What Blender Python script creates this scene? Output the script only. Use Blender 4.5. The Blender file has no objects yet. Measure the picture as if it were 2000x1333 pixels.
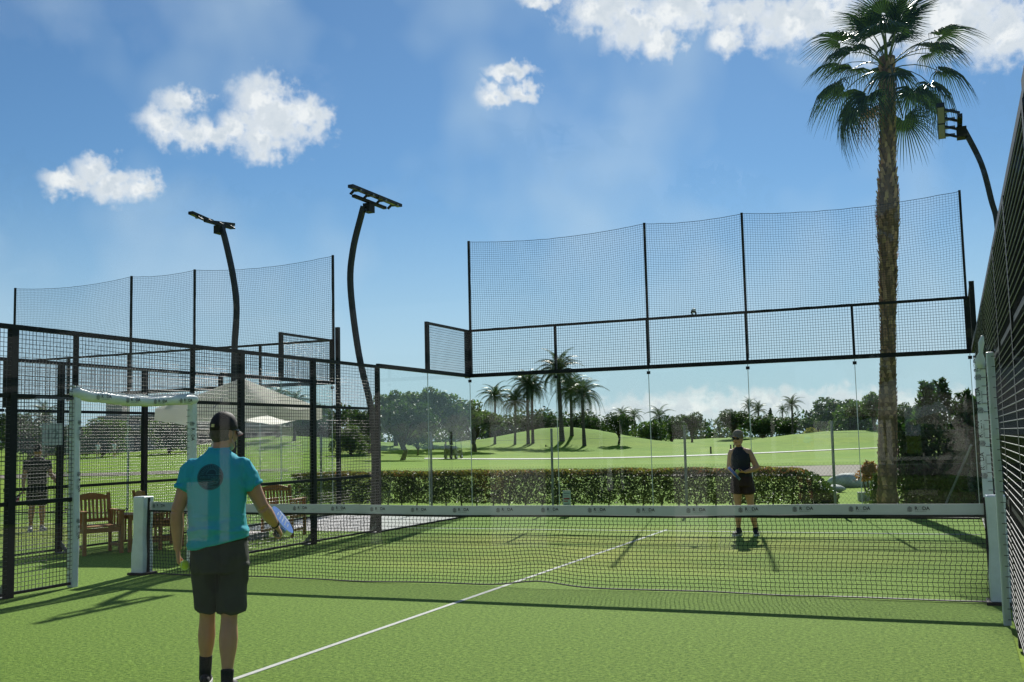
import bpy, bmesh, math, random
import numpy as np
from mathutils import Vector, Matrix, noise
from mathutils.bvhtree import BVHTree
R = math.radians
S = bpy.context.scene
COL = S.collection

# ------------------------------------------------------------------ camera
CAMPOS = Vector((4.6853, -10.8139, 1.5967))
cd = bpy.data.cameras.new('camera'); cam = bpy.data.objects.new('camera', cd); COL.objects.link(cam)
cam.matrix_world = Matrix(((0.921996, 0.057526, 0.382902, CAMPOS.x), (0.386502, -0.077445, -0.919031, CAMPOS.y),
                           (-0.023214, 0.995336, -0.093637, CAMPOS.z), (0, 0, 0, 1)))
cd.sensor_width = 36; cd.lens = 37.1; cd.clip_start = 0.05; cd.clip_end = 6000
S.camera = cam

# ------------------------------------------------------------------ world / sky
SUN_AZ, SUN_EL = -11.5, 35.6          # degrees; azimuth from +Y towards +X
W = bpy.data.worlds.new('World'); S.world = W; W.use_nodes = True
nt = W.node_tree; nt.nodes.clear()
def N(t, **k):
    n = nt.nodes.new(t)
    for a, b in k.items(): setattr(n, a, b)
    return n
def L(a, b): nt.links.new(a, b)
def math_(op, a, b=None, c=None, clamp=False):
    n = N('ShaderNodeMath', operation=op); n.use_clamp = clamp
    for i, v in enumerate((a, b, c)):
        if v is None: continue
        if isinstance(v, (int, float)): n.inputs[i].default_value = v
        else: L(v, n.inputs[i])
    return n.outputs[0]
sky = N('ShaderNodeTexSky', sky_type='NISHITA'); sky.sun_disc = False
sky.sun_elevation = R(SUN_EL); sky.sun_rotation = R(SUN_AZ)
sky.altitude = 0; sky.air_density = 1.0; sky.dust_density = 0.1; sky.ozone_density = 4.0
tc = N('ShaderNodeTexCoord'); sep = N('ShaderNodeSeparateXYZ'); L(tc.outputs['Generated'], sep.inputs[0])
az = math_('MULTIPLY', math_('ARCTAN2', sep.outputs[0], sep.outputs[1]), 180/math.pi)
el = math_('MULTIPLY', math_('ARCSINE', sep.outputs[2]), 180/math.pi)
azw = math_('WRAP', az, 9.0, -53.0)        # the cloud field goes on all round the sky
comb = N('ShaderNodeCombineXYZ'); L(azw, comb.inputs[0]); L(el, comb.inputs[1])
# ragged edges: warp the lookup
nz = N('ShaderNodeTexNoise'); nz.inputs['Scale'].default_value = 0.75; nz.noise_dimensions = '2D'; nz.inputs['Detail'].default_value = 3.5; nz.inputs['Roughness'].default_value = 0.6
L(comb.outputs[0], nz.inputs['Vector'])
nz2 = N('ShaderNodeTexNoise'); nz2.inputs['Scale'].default_value = 1.5; nz2.noise_dimensions = '2D'; nz2.inputs['Detail'].default_value = 4.5; nz2.inputs['Roughness'].default_value = 0.55
L(comb.outputs[0], nz2.inputs['Vector'])
wv = N('ShaderNodeVectorMath', operation='SUBTRACT'); L(nz.outputs['Color'], wv.inputs[0]); wv.inputs[1].default_value = (.5, .5, .5)
ws = N('ShaderNodeVectorMath', operation='SCALE'); L(wv.outputs[0], ws.inputs[0]); ws.inputs['Scale'].default_value = 1.5
wa = N('ShaderNodeVectorMath', operation='ADD'); L(comb.outputs[0], wa.inputs[0]); L(ws.outputs[0], wa.inputs[1])
warp = N('ShaderNodeVectorMath', operation='MULTIPLY'); L(wa.outputs[0], warp.inputs[0]); warp.inputs[1].default_value = (1, 1, 0)
CLOUDS = [(-45.73, 13.39, 1.26, 0.61), (-44.4, 13.99, 1.11, 0.78), (-43.66, 13.23, 1.5, 0.78), (-42.16, 13.44, 1.02, 0.71), (-40.28, 17.76, 1.19, 0.72), (-40.99, 16.64, 1.31, 1.0), (-39.54, 16.02, 1.38, 0.64), (-38.31, 16.24, 1.21, 0.75), (-36.04, 18.08, 1.61, 1.3), (-35.09, 16.96, 2.49, 1.41), (-36.18, 16.0, 1.37, 1.03), (-33.45, 17.33, 1.18, 0.82), (-37.25, 16.73, 1.09, 0.94), (-22.27, 19.75, 1.34, 0.45), (-23.39, 18.41, 0.95, 0.7), (-21.86, 18.69, 0.85, 0.6), (-16.74, 22.69, 2.54, 1.25), (-15.08, 21.57, 2.06, 1.24), (-12.79, 22.41, 2.64, 1.15), (-13.98, 20.73, 1.17, 0.77), (-10.37, 20.69, 1.0, 0.8), (-9.49, 21.86, 2.0, 1.03), (-6.28, 21.25, 3.6, 1.39), (-2.68, 20.29, 3.44, 1.52), (0.81, 20.24, 3.55, 1.93), (3.37, 19.21, 2.42, 1.51), (-20.73, 23.25, 0.97, 0.44), (-17.46, 1.21, 2.48, 0.89), (-15.53, 1.41, 2.19, 0.83), (-13.08, 1.48, 2.43, 0.93), (-10.41, 1.43, 2.39, 0.92), (-8.04, 1.6, 2.6, 0.81), (-5.48, 1.41, 2.28, 0.9), (-3.24, 1.13, 1.98, 0.79), (-0.34, 1.04, 2.85, 0.93), (-26, 0.5, 5, .5), (-38, 0.6, 6, .6)]
dmin = None
for (a, e, ra, re) in CLOUDS:
    m = N('ShaderNodeVectorMath', operation='SUBTRACT'); L(warp.outputs[0], m.inputs[0]); m.inputs[1].default_value = (a, e, 0)
    q = N('ShaderNodeVectorMath', operation='DIVIDE'); L(m.outputs[0], q.inputs[0]); q.inputs[1].default_value = (ra*1.02, re*1.02, 1)
    l = N('ShaderNodeVectorMath', operation='LENGTH'); L(q.outputs[0], l.inputs[0])
    dmin = l.outputs['Value'] if dmin is None else math_('MINIMUM', dmin, l.outputs['Value'])
edge = math_('ADD', dmin, math_('MULTIPLY', math_('SUBTRACT', nz2.outputs['Fac'], .5), 1.2))
mr = N('ShaderNodeMapRange', interpolation_type='SMOOTHSTEP'); L(edge, mr.inputs['Value'])
mr.inputs['From Min'].default_value = 1.38; mr.inputs['From Max'].default_value = 0.30
# thin veil of high haze
nz3 = N('ShaderNodeTexNoise'); nz3.inputs['Scale'].default_value = 0.09; nz3.noise_dimensions = '2D'; nz3.inputs['Detail'].default_value = 3; nz3.inputs['Roughness'].default_value = .55
L(comb.outputs[0], nz3.inputs['Vector'])
veil = N('ShaderNodeMapRange'); L(nz3.outputs['Fac'], veil.inputs['Value']); veil.inputs['From Min'].default_value = .45; veil.inputs['From Max'].default_value = .8
veil.inputs['To Max'].default_value = 0.45
shade = N('ShaderNodeMapRange'); L(nz.outputs['Fac'], shade.inputs['Value']); shade.inputs['From Min'].default_value = .40; shade.inputs['From Max'].default_value = .60
thick = N('ShaderNodeMapRange'); L(edge, thick.inputs['Value']); thick.inputs['From Min'].default_value = -0.3; thick.inputs['From Max'].default_value = .75
ccol = N('ShaderNodeMix', data_type='RGBA'); L(math_('MAXIMUM', shade.outputs[0], math_('MULTIPLY', thick.outputs[0], .7)), ccol.inputs['Factor'])
ccol.inputs[6].default_value = (.42, .47, .53, 1); ccol.inputs[7].default_value = (.66, .67, .68, 1)
skys = N('ShaderNodeMix', data_type='RGBA', blend_type='MULTIPLY'); skys.inputs['Factor'].default_value = 1
L(sky.outputs[0], skys.inputs[6]); SK = 0.062; skys.inputs[7].default_value = (SK*.66, SK*.86, SK*.96, 1)
hzf = N('ShaderNodeMapRange', interpolation_type='SMOOTHSTEP'); L(el, hzf.inputs['Value']); hzf.inputs['From Min'].default_value = 15; hzf.inputs['From Max'].default_value = -2; hzf.inputs['To Max'].default_value = .95
hzm = N('ShaderNodeMix', data_type='RGBA'); L(hzf.outputs[0], hzm.inputs['Factor']); L(skys.outputs[2], hzm.inputs[6]); hzm.inputs[7].default_value = (.35, .47, .56, 1)
vm = N('ShaderNodeMix', data_type='RGBA'); L(veil.outputs[0], vm.inputs['Factor']); L(hzm.outputs[2], vm.inputs[6]); vm.inputs[7].default_value = (.42, .52, .60, 1)
up = math_('GREATER_THAN', el, -0.5)
cm = N('ShaderNodeMix', data_type='RGBA'); L(math_('MULTIPLY', math_('MULTIPLY', mr.outputs[0], .96), up), cm.inputs['Factor']); L(vm.outputs[2], cm.inputs[6]); L(ccol.outputs[2], cm.inputs[7])
bg = N('ShaderNodeBackground'); L(cm.outputs[2], bg.inputs['Color']); bg.inputs['Strength'].default_value = 1.0
W.cycles.sampling_method = 'MANUAL'; W.cycles.sample_map_resolution = 512
out = N('ShaderNodeOutputWorld'); L(bg.outputs[0], out.inputs[0])

# ------------------------------------------------------------------ sun, exposure
sd = bpy.data.lights.new('sun', 'SUN'); sun = bpy.data.objects.new('sun', sd); COL.objects.link(sun)
sd.energy = 4.6; sd.angle = R(.5); sd.color = (1, .95, .87)
sv = Vector((math.sin(R(SUN_AZ))*math.cos(R(SUN_EL)), math.cos(R(SUN_AZ))*math.cos(R(SUN_EL)), math.sin(R(SUN_EL))))
sun.rotation_euler = sv.to_track_quat('Z', 'Y').to_euler()
sun.location = (0, 0, 30)
vs = S.view_settings; vs.view_transform = 'Standard'; vs.look = 'None'; vs.exposure = 0.5; vs.gamma = 1
S.render.engine = 'CYCLES'
S.cycles.max_bounces = 8; S.cycles.transparent_max_bounces = 24; S.cycles.diffuse_bounces = 3; S.cycles.glossy_bounces = 3
S.cycles.transmission_bounces = 4; S.cycles.caustics_reflective = False; S.cycles.caustics_refractive = False
S.cycles.sample_clamp_indirect = 6; S.cycles.use_denoising = True

# ------------------------------------------------------------------ materials
def mat(name, col, rough=.6, metal=0, var=0, vscale=8, col2=None, bump=0, bscale=60, spec=.5, translucent=0, island=0, sheen=0):
    m = bpy.data.materials.new(name); m.use_nodes = True; t = m.node_tree; n = t.nodes; b = n['Principled BSDF']
    b.inputs['Roughness'].default_value = rough; b.inputs['Metallic'].default_value = metal; b.inputs['Specular IOR Level'].default_value = spec
    if sheen: b.inputs['Sheen Weight'].default_value = sheen
    c4 = (*col, 1); b.inputs['Base Color'].default_value = c4
    src = None
    if var or col2:
        tcn = n.new('ShaderNodeTexCoord'); no = n.new('ShaderNodeTexNoise'); no.inputs['Scale'].default_value = vscale; no.inputs['Detail'].default_value = 6; no.inputs['Roughness'].default_value = .6
        t.links.new(tcn.outputs['Object'], no.inputs['Vector'])
        r = n.new('ShaderNodeMapRange'); r.inputs['From Min'].default_value = .32; r.inputs['From Max'].default_value = .68; t.links.new(no.outputs['Fac'], r.inputs['Value'])
        mx = n.new('ShaderNodeMix'); mx.data_type = 'RGBA'; t.links.new(r.outputs[0], mx.inputs['Factor'])
        c2 = col2 or tuple(x*(1-var) for x in col)
        mx.inputs[6].default_value = c4; mx.inputs[7].default_value = (*c2, 1); src = mx.outputs[2]
    if island:
        g = n.new('ShaderNodeNewGeometry'); hs = n.new('ShaderNodeHueSaturation')
        r1 = n.new('ShaderNodeMapRange'); r1.inputs['To Min'].default_value = 1-island; r1.inputs['To Max'].default_value = 1+island; t.links.new(g.outputs['Random Per Island'], r1.inputs['Value'])
        t.links.new(r1.outputs[0], hs.inputs['Value'])
        r2 = n.new('ShaderNodeMapRange'); r2.inputs['To Min'].default_value = .485; r2.inputs['To Max'].default_value = .515
        fr = n.new('ShaderNodeMath'); fr.operation = 'FRACT'; ml = n.new('ShaderNodeMath'); ml.operation = 'MULTIPLY'; ml.inputs[1].default_value = 17.3
        t.links.new(g.outputs['Random Per Island'], ml.inputs[0]); t.links.new(ml.outputs[0], fr.inputs[0]); t.links.new(fr.outputs[0], r2.inputs['Value']); t.links.new(r2.outputs[0], hs.inputs['Hue'])
        if src: t.links.new(src, hs.inputs['Color'])
        else: hs.inputs['Color'].default_value = c4
        src = hs.outputs[0]
    if src: t.links.new(src, b.inputs['Base Color'])
    if bump:
        tcn = n.new('ShaderNodeTexCoord'); no = n.new('ShaderNodeTexNoise'); no.inputs['Scale'].default_value = bscale; no.inputs['Detail'].default_value = 4
        t.links.new(tcn.outputs['Object'], no.inputs['Vector']); bp = n.new('ShaderNodeBump'); bp.inputs['Strength'].default_value = bump; bp.inputs['Distance'].default_value = .02
        t.links.new(no.outputs['Fac'], bp.inputs['Height']); t.links.new(bp.outputs[0], b.inputs['Normal'])
    if translucent:
        o = n['Material Output']; tr = n.new('ShaderNodeBsdfTranslucent'); ms = n.new('ShaderNodeMixShader'); ms.inputs[0].default_value = translucent
        tcol = n.new('ShaderNodeMix'); tcol.data_type = 'RGBA'; tcol.blend_type = 'MULTIPLY'; tcol.inputs['Factor'].default_value = 1
        if src: t.links.new(src, tcol.inputs[6])
        else: tcol.inputs[6].default_value = c4
        tcol.inputs[7].default_value = (1.5, 1.6, .8, 1) if col[1] > 1.15*col[0] and max(col) < .4 and name != 'teal_cotton' else (1, 1, 1, 1)
        t.links.new(tcol.outputs[2], tr.inputs[0]); t.links.new(b.outputs[0], ms.inputs[1]); t.links.new(tr.outputs[0], ms.inputs[2]); t.links.new(ms.outputs[0], o.inputs['Surface'])
    return m

def glass_mat(name, tint, f0=.04):
    m = bpy.data.materials.new(name); m.use_nodes = True; t = m.node_tree; n = t.nodes; n.clear()
    lw = n.new('ShaderNodeLayerWeight'); lw.inputs['Blend'].default_value = .5
    p = n.new('ShaderNodeMath'); p.operation = 'POWER'; t.links.new(lw.outputs['Facing'], p.inputs[0]); p.inputs[1].default_value = 5
    a = n.new('ShaderNodeMath'); a.operation = 'MULTIPLY_ADD'; t.links.new(p.outputs[0], a.inputs[0]); a.inputs[1].default_value = 1-f0; a.inputs[2].default_value = f0
    tr = n.new('ShaderNodeBsdfTransparent'); tr.inputs[0].default_value = (*tint, 1)
    gl = n.new('ShaderNodeBsdfGlossy'); gl.inputs['Roughness'].default_value = 0
    ms = n.new('ShaderNodeMixShader'); t.links.new(a.outputs[0], ms.inputs[0]); t.links.new(tr.outputs[0], ms.inputs[1]); t.links.new(gl.outputs[0], ms.inputs[2])
    o = n.new('ShaderNodeOutputMaterial'); t.links.new(ms.outputs[0], o.inputs[0])
    return m

def turf_mat(name, sandy):
    m = bpy.data.materials.new(name); m.use_nodes = True; t = m.node_tree; n = t.nodes; b = n['Principled BSDF']; l = t.links.new
    tcn = n.new('ShaderNodeTexCoord')
    def noi(s, d=4, ro=.6):
        q = n.new('ShaderNodeTexNoise'); q.inputs['Scale'].default_value = s; q.inputs['Detail'].default_value = d; q.inputs['Roughness'].default_value = ro; l(tcn.outputs['Object'], q.inputs['Vector']); return q
    def rng(src, a, c, x=0, y=1):
        q = n.new('ShaderNodeMapRange'); l(src, q.inputs['Value']); q.inputs['From Min'].default_value = a; q.inputs['From Max'].default_value = c; q.inputs['To Min'].default_value = x; q.inputs['To Max'].default_value = y; return q.outputs[0]
    def mx(f, a, c):
        q = n.new('ShaderNodeMix'); q.data_type = 'RGBA'; l(f, q.inputs['Factor'])
        for i, v in ((6, a), (7, c)):
            if isinstance(v, tuple): q.inputs[i].default_value = (*v, 1)
            else: l(v, q.inputs[i])
        return q.outputs[2]
    fine = noi(30, 6, .85); mid = noi(9, 6, .7); big = noi(.5, 4)
    c = mx(rng(fine.outputs['Fac'], .40, .62), (.060, .138, .010), (.32, .49, .075))
    c = mx(rng(mid.outputs['Fac'], .35, .7, 0, .4), c, (.115, .205, .035))
    sand = mx(rng(fine.outputs['Fac'], .35, .65), (.24, .30, .035), (.50, .53, .12))
    # sand shows where play has worn the pile: the middle of each half
    sp = n.new('ShaderNodeSeparateXYZ'); l(tcn.outputs['Object'], sp.inputs[0])
    def m2(op, a, bb):
        q = n.new('ShaderNodeMath'); q.operation = op
        for i, v in enumerate((a, bb)):
            if isinstance(v, (int, float)): q.inputs[i].default_value = v
            else: l(v, q.inputs[i])
        return q.outputs[0]
    dy = m2('DIVIDE', m2('SUBTRACT', sp.outputs[1], 4.4), 3.6); dx = m2('DIVIDE', sp.outputs[0], 4.2)
    d2 = m2('ADD', m2('MULTIPLY', dy, dy), m2('MULTIPLY', dx, dx))
    worn = rng(d2, 1.3, 0, 0, sandy)
    f = m2('MULTIPLY', worn, rng(big.outputs['Fac'], .3, .62))
    c = mx(f, c, sand)
    l(c, b.inputs['Base Color']); b.inputs['Roughness'].default_value = .9; b.inputs['Specular IOR Level'].default_value = .12
    bp = n.new('ShaderNodeBump'); bp.inputs['Strength'].default_value = 1.0; bp.inputs['Distance'].default_value = .02; l(fine.outputs['Fac'], bp.inputs['Height']); l(bp.outputs[0], b.inputs['Normal'])
    return m

M = {
 'metal': mat('black_powder_coat', (.017, .019, .021), .55, var=.55, vscale=4, spec=.2),
 'wire': mat('black_wire', (.015, .016, .017), .33, spec=.6),
 'mastm': mat('grey_mast_paint', (.035, .038, .040), .5, var=.4, vscale=3, spec=.3),
 'wire_glint': mat('glint_grey_wire', (.085, .092, .095), .45, spec=.6),  # black wire greyed: sun glint along its top put into the colour
 'cord': mat('black_net_cord', (.010, .010, .011), .7),
 'galv': mat('galvanised_steel', (.24, .26, .26), .55, .3, var=.3, vscale=12),
 'glass': glass_mat('court_glass', (.96, .985, .972), .024),
 'glass_clear': glass_mat('near_glass', (.985, .995, .99), .015),
 'seam': mat('glass_edge', (.55, .62, .60), .3, translucent=.4),
 'turf': turf_mat('court_turf', 1.0), 'turf2': turf_mat('side_turf', .0),
 'line': mat('white_line', (.62, .64, .58), .8, var=.25, vscale=40, bump=.5, bscale=200),
 'concrete': mat('concrete', (.48, .47, .47), .85, var=.22, vscale=2.5, bump=.2, bscale=40),
 'pvc': mat('white_pvc', (.74, .78, .78), .42, var=.12, vscale=9, bump=.35, bscale=9),
 'pvc_roll': mat('white_pvc_roll', (.76, .79, .76), .38, var=.1, vscale=9, bump=.5, bscale=14),
 'tape': mat('white_net_tape', (.56, .60, .61), .55, var=.1, vscale=3, translucent=.3),
 'ink': mat('black_ink', (.02, .025, .03), .6), 'ink2': mat('grey_ink', (.30, .34, .34), .6), 'redink': mat('red_ink', (.35, .02, .02), .6),
 'paper': mat('sign_white', (.66, .68, .68), .5, var=.1, vscale=20),
 'screen': mat('black_windscreen', (.006, .007, .009), .9, var=.3, vscale=3, bump=.3, bscale=6, spec=.05),
 'teak': mat('teak', (.42, .20, .060), .55, var=.35, vscale=14, bump=.2, bscale=70),
 'canvas': mat('cream_canvas', (.86, .85, .81), .8, var=.06, vscale=4, translucent=.7),
 'skin': mat('skin_tan', (.54, .27, .155), .5, var=.12, vscale=9),
 'skin2': mat('skin_tan_woman', (.62, .33, .19), .5, var=.12, vscale=14),
 'teal': mat('teal_cotton', (.055, .48, .60), .85, var=.06, vscale=12, spec=.2, translucent=.15),
 'short': mat('charcoal_shorts', (.050, .058, .050), .8, var=.2, vscale=6, spec=.15),
 'black': mat('black_fabric', (.014, .014, .015), .75, var=.2, vscale=25),
 'navy': mat('navy_top', (.016, .019, .030), .75, var=.2, vscale=15), 'maroon': mat('dark_maroon_shorts', (.034, .014, .018), .75, var=.2, vscale=15),
 'capb': mat('black_cap', (.020, .016, .017), .7, var=.2, vscale=10, spec=.3), 'capt': mat('tan_cap', (.26, .21, .15), .8, var=.15, vscale=30),
 'hair': mat('dark_grey_hair', (.095, .072, .058), .7, var=.35, vscale=60), 'blond': mat('blond_hair', (.42, .30, .16), .6, var=.3, vscale=90),
 'shade': mat('sunglass', (.006, .006, .007), .08), 'gold': mat('cap_buckle', (.5, .42, .16), .3, .8),
 'lip': mat('lips', (.26, .085, .07), .5), 'sock': mat('black_sock', (.010, .012, .012), .9, bump=.4, bscale=150),
 'sole': mat('white_sole', (.6, .6, .58), .6), 'grey': mat('grey_shoe', (.30, .30, .29), .6, var=.2, vscale=30), 'red': mat('shoe_red', (.42, .04, .04), .6),
 'ball': mat('neon_felt', (.62, .80, .03), .85, var=.12, vscale=90, bump=.5, bscale=300, sheen=.4), 'seamball': mat('ball_seam', (.75, .78, .6), .8),
 'blue': mat('racket_blue', (.03, .11, .40), .3, var=.1, vscale=9), 'rwhite': mat('racket_white', (.68, .70, .66), .35), 'emblem': mat('emblem_navy', (.010, .055, .080), .8, var=.2, vscale=40),
 'emline': mat('emblem_line', (.06, .27, .34), .8), 'lens': mat('lamp_lens', (.07, .07, .068), .3), 'grip': mat('grip', (.02, .02, .022), .8, bump=.4, bscale=80),
 'bark': mat('palm_bark', (.25, .15, .095), .9, var=.5, vscale=7, bump=.8, bscale=30), 'stub': mat('palm_leaf_base', (.36, .215, .135), .85, island=.45),
 'fan': mat('fan_leaf', (.036, .070, .018), .42, island=.4, translucent=.25), 'fand': mat('dry_fan_leaf', (.20, .14, .06), .6, island=.3, translucent=.3),
 'petiole': mat('petiole', (.10, .12, .04), .45), 'feather': mat('feather_leaf', (.060, .095, .030), .38, island=.3, translucent=.32),
 'trunk': mat('tree_bark', (.10, .078, .055), .9, var=.5, vscale=5, bump=.6, bscale=14), 'ptrunk': mat('grey_palm_trunk', (.11, .095, .075), .9, var=.4, vscale=4, bump=.5, bscale=10),
 'leafA': mat('leaf_dark', (.043, .078, .021), .5, island=.5, translucent=.3), 'leafB': mat('leaf_mid', (.070, .115, .030), .5, island=.45, translucent=.35),
 'leafC': mat('leaf_pale', (.085, .135, .048), .5, island=.4, translucent=.4), 'leafY': mat('leaf_yellow', (.30, .30, .04), .5, island=.4, translucent=.4),
 'leafR': mat('leaf_bronze', (.36, .17, .055), .5, island=.45, translucent=.35), 'hedge': mat('hedge_leaf', (.042, .072, .015), .4, island=.6, translucent=.25),
 'conifer': mat('conifer_leaf', (.040, .085, .022), .5, island=.5, translucent=.3),
 'gravel': mat('gravel', (.26, .20, .17), .9, col2=(.12, .10, .08), vscale=3, bump=1, bscale=8), 'rock': mat('pale_rock', (.55, .56, .55), .8, var=.4, vscale=6, bump=.6, bscale=10),
 'path': mat('cart_path', (.62, .60, .55), .85, var=.15, vscale=1),
 'stucco': mat('stucco', (.42, .38, .33), .9, var=.2, vscale=.6), 'wallw': mat('white_wall', (.62, .61, .58), .8, var=.1, vscale=1), 'roofg': mat('grey_roof', (.20, .20, .20), .8, var=.25, vscale=.5),
 'dark': mat('dark_window', (.015, .017, .020), .15), 'cart': mat('cart_dark', (.03, .035, .03), .4), 'tyre': mat('tyre', (.012, .012, .012), .8), 'white': mat('plain_white', (.7, .7, .7), .6),
 'paving': mat('terrace_paving', (.20, .19, .18), .85, var=.2, vscale=2),
 'khaki': mat('khaki', (.22, .19, .13), .8),
}
# golf grass
def golf_mat():
    m = bpy.data.materials.new('golf_grass'); m.use_nodes = True; t = m.node_tree; n = t.nodes; b = n['Principled BSDF']; l = t.links.new
    tcn = n.new('ShaderNodeTexCoord'); prev = None
    for s, d, ca, cb, lo, hi in ((.07, 4, (.150, .275, .012), (.235, .335, .024), .4, .6), (.6, 5, None, (.115, .215, .012), .42, .7), (9, 4, None, (.07, .135, .012), .45, .8), (45, 3, None, (.26, .36, .04), .5, .85)):
        q = n.new('ShaderNodeTexNoise'); q.inputs['Scale'].default_value = s; q.inputs['Detail'].default_value = d; l(tcn.outputs['Object'], q.inputs['Vector'])
        r = n.new('ShaderNodeMapRange'); l(q.outputs['Fac'], r.inputs['Value']); r.inputs['From Min'].default_value = lo; r.inputs['From Max'].default_value = hi; r.inputs['To Max'].default_value = .8
        x = n.new('ShaderNodeMix'); x.data_type = 'RGBA'; l(r.outputs[0], x.inputs['Factor'])
        if prev is None: x.inputs[6].default_value = (*ca, 1)
        else: l(prev, x.inputs[6])
        x.inputs[7].default_value = (*cb, 1); prev = x.outputs[2]
    l(prev, b.inputs['Base Color']); b.inputs['Roughness'].default_value = .9; b.inputs['Specular IOR Level'].default_value = .1
    q = n.new('ShaderNodeTexNoise'); q.inputs['Scale'].default_value = 25; l(tcn.outputs['Object'], q.inputs['Vector'])
    bp = n.new('ShaderNodeBump'); bp.inputs['Strength'].default_value = .5; bp.inputs['Distance'].default_value = .03; l(q.outputs['Fac'], bp.inputs['Height']); l(bp.outputs[0], b.inputs['Normal'])
    return m
M['golf'] = golf_mat()

# ------------------------------------------------------------------ mesh helpers
class MB:
    def __init__(s): s.v = []; s.f = []; s.mi = []
    def add(s, vs, fs, mi=0):
        o = len(s.v); s.v.extend([tuple(p) for p in vs]); s.f.extend([tuple(i+o for i in f) for f in fs]); s.mi.extend([mi]*len(fs)); return s
    def box(s, c, d, rz=0, mi=0, rot=None):
        x, y, z = d[0]/2, d[1]/2, d[2]/2
        m = rot if rot is not None else Matrix.Rotation(rz, 3, 'Z'); c = Vector(c)
        vs = [c + m @ Vector(p) for p in ((-x, -y, -z), (x, -y, -z), (x, y, -z), (-x, y, -z), (-x, -y, z), (x, -y, z), (x, y, z), (-x, y, z))]
        return s.add(vs, [(0, 3, 2, 1), (4, 5, 6, 7), (0, 1, 5, 4), (1, 2, 6, 5), (2, 3, 7, 6), (3, 0, 4, 7)], mi)
    def bbox(s, a, b, mi=0): return s.box([(p+q)/2 for p, q in zip(a, b)], [abs(q-p) for p, q in zip(a, b)], 0, mi)
    def beam(s, a, b, w, h=None, up=(0, 0, 1), mi=0):
        a, b = Vector(a), Vector(b); h = h or w; t = (b-a).normalized(); u = Vector(up)
        if abs(t.dot(u)) > .98: u = Vector((1, 0, 0))
        r = t.cross(u).normalized(); u = r.cross(t)
        vs = [p + r*sx*w/2 + u*sz*h/2 for p in (a, b) for sx, sz in ((-1, -1), (1, -1), (1, 1), (-1, 1))]
        return s.add(vs, [(0, 1, 5, 4), (1, 2, 6, 5), (2, 3, 7, 6), (3, 0, 4, 7), (3, 2, 1, 0), (4, 5, 6, 7)], mi)
    def tube(s, pts, rad, n=8, ref=None, cap=True, mi=0, round_=.0):
        P = [Vector(p) for p in pts]; k = len(P)
        rad = [rad]*k if isinstance(rad, (int, float)) else rad
        rr = [(q, q) if isinstance(q, (int, float)) else q for q in rad]
        a = Vector(ref) if ref is not None else None; rings = []; prevt = None; o = len(s.v)
        for i in range(k):
            t = (P[min(i+1, k-1)]-P[max(i-1, 0)]).normalized()
            if a is None: a = Vector((1, 0, 0)) if abs(t.x) < .8 else Vector((0, 1, 0))
            base = Vector(ref) if ref is not None else a
            A = (base - t*base.dot(t)).normalized(); a = A; B = t.cross(A)
            for j in range(n):
                an = 2*math.pi*j/n; s.v.append(tuple(P[i] + A*math.cos(an)*rr[i][0] + B*math.sin(an)*rr[i][1]))
        for i in range(k-1):
            for j in range(n):
                s.f.append((o+i*n+j, o+i*n+(j+1) % n, o+(i+1)*n+(j+1) % n, o+(i+1)*n+j)); s.mi.append(mi)
        if cap:
            if round_:
                for (i, sg) in ((0, -1), (k-1, 1)):
                    t = (P[1]-P[0]).normalized() if i == 0 else (P[k-1]-P[k-2]).normalized()
                    s.v.append(tuple(P[i]+t*sg*min(rr[i])*round_)); c = len(s.v)-1
                    for j in range(n):
                        q = (o+i*n+j, o+i*n+(j+1) % n); s.f.append((q[1], q[0], c) if sg < 0 else (q[0], q[1], c)); s.mi.append(mi)
            else:
                s.f.append(tuple(o+j for j in range(n-1, -1, -1))); s.mi.append(mi)
                s.f.append(tuple(o+(k-1)*n+j for j in range(n))); s.mi.append(mi)
        return s
    def ellipsoid(s, c, r, nu=16, nv=10, rot=None, fn=None, mi=0):
        c = Vector(c); o = len(s.v); m = rot or Matrix.Identity(3)
        def put(p):
            q = Vector((p[0]*r[0], p[1]*r[1], p[2]*r[2]))
            if fn: q = Vector(fn(p, q))
            s.v.append(tuple(c + m @ q))
        put((0, 0, -1))
        for i in range(1, nv):
            th = -math.pi/2+math.pi*i/nv
            for j in range(nu):
                ph = 2*math.pi*j/nu; put((math.cos(th)*math.cos(ph), math.cos(th)*math.sin(ph), math.sin(th)))
        put((0, 0, 1)); top = len(s.v)-1
        for j in range(nu):
            k = (j+1) % nu
            s.f.append((o, o+1+k, o+1+j)); s.mi.append(mi)
            for i in range(nv-2):
                a = o+1+i*nu; s.f.append((a+j, a+k, a+nu+k, a+nu+j)); s.mi.append(mi)
            a = o+1+(nv-2)*nu; s.f.append((a+j, a+k, top)); s.mi.append(mi)
        return s
    def mesh(s, name, mats, smooth=False):
        me = bpy.data.meshes.new(name); me.from_pydata(s.v, [], s.f)
        ml = mats if isinstance(mats, (list, tuple)) else [mats]
        for m in ml: me.materials.append(M[m] if isinstance(m, str) else m)
        if len(ml) > 1: me.polygons.foreach_set('material_index', s.mi)
        if smooth: me.polygons.foreach_set('use_smooth', [True]*len(s.f))
        me.update(); return me
    def build(s, name, mats, parent=None, smooth=False, **k): return link(name, s.mesh(name, mats, smooth), parent, **k)

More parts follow.
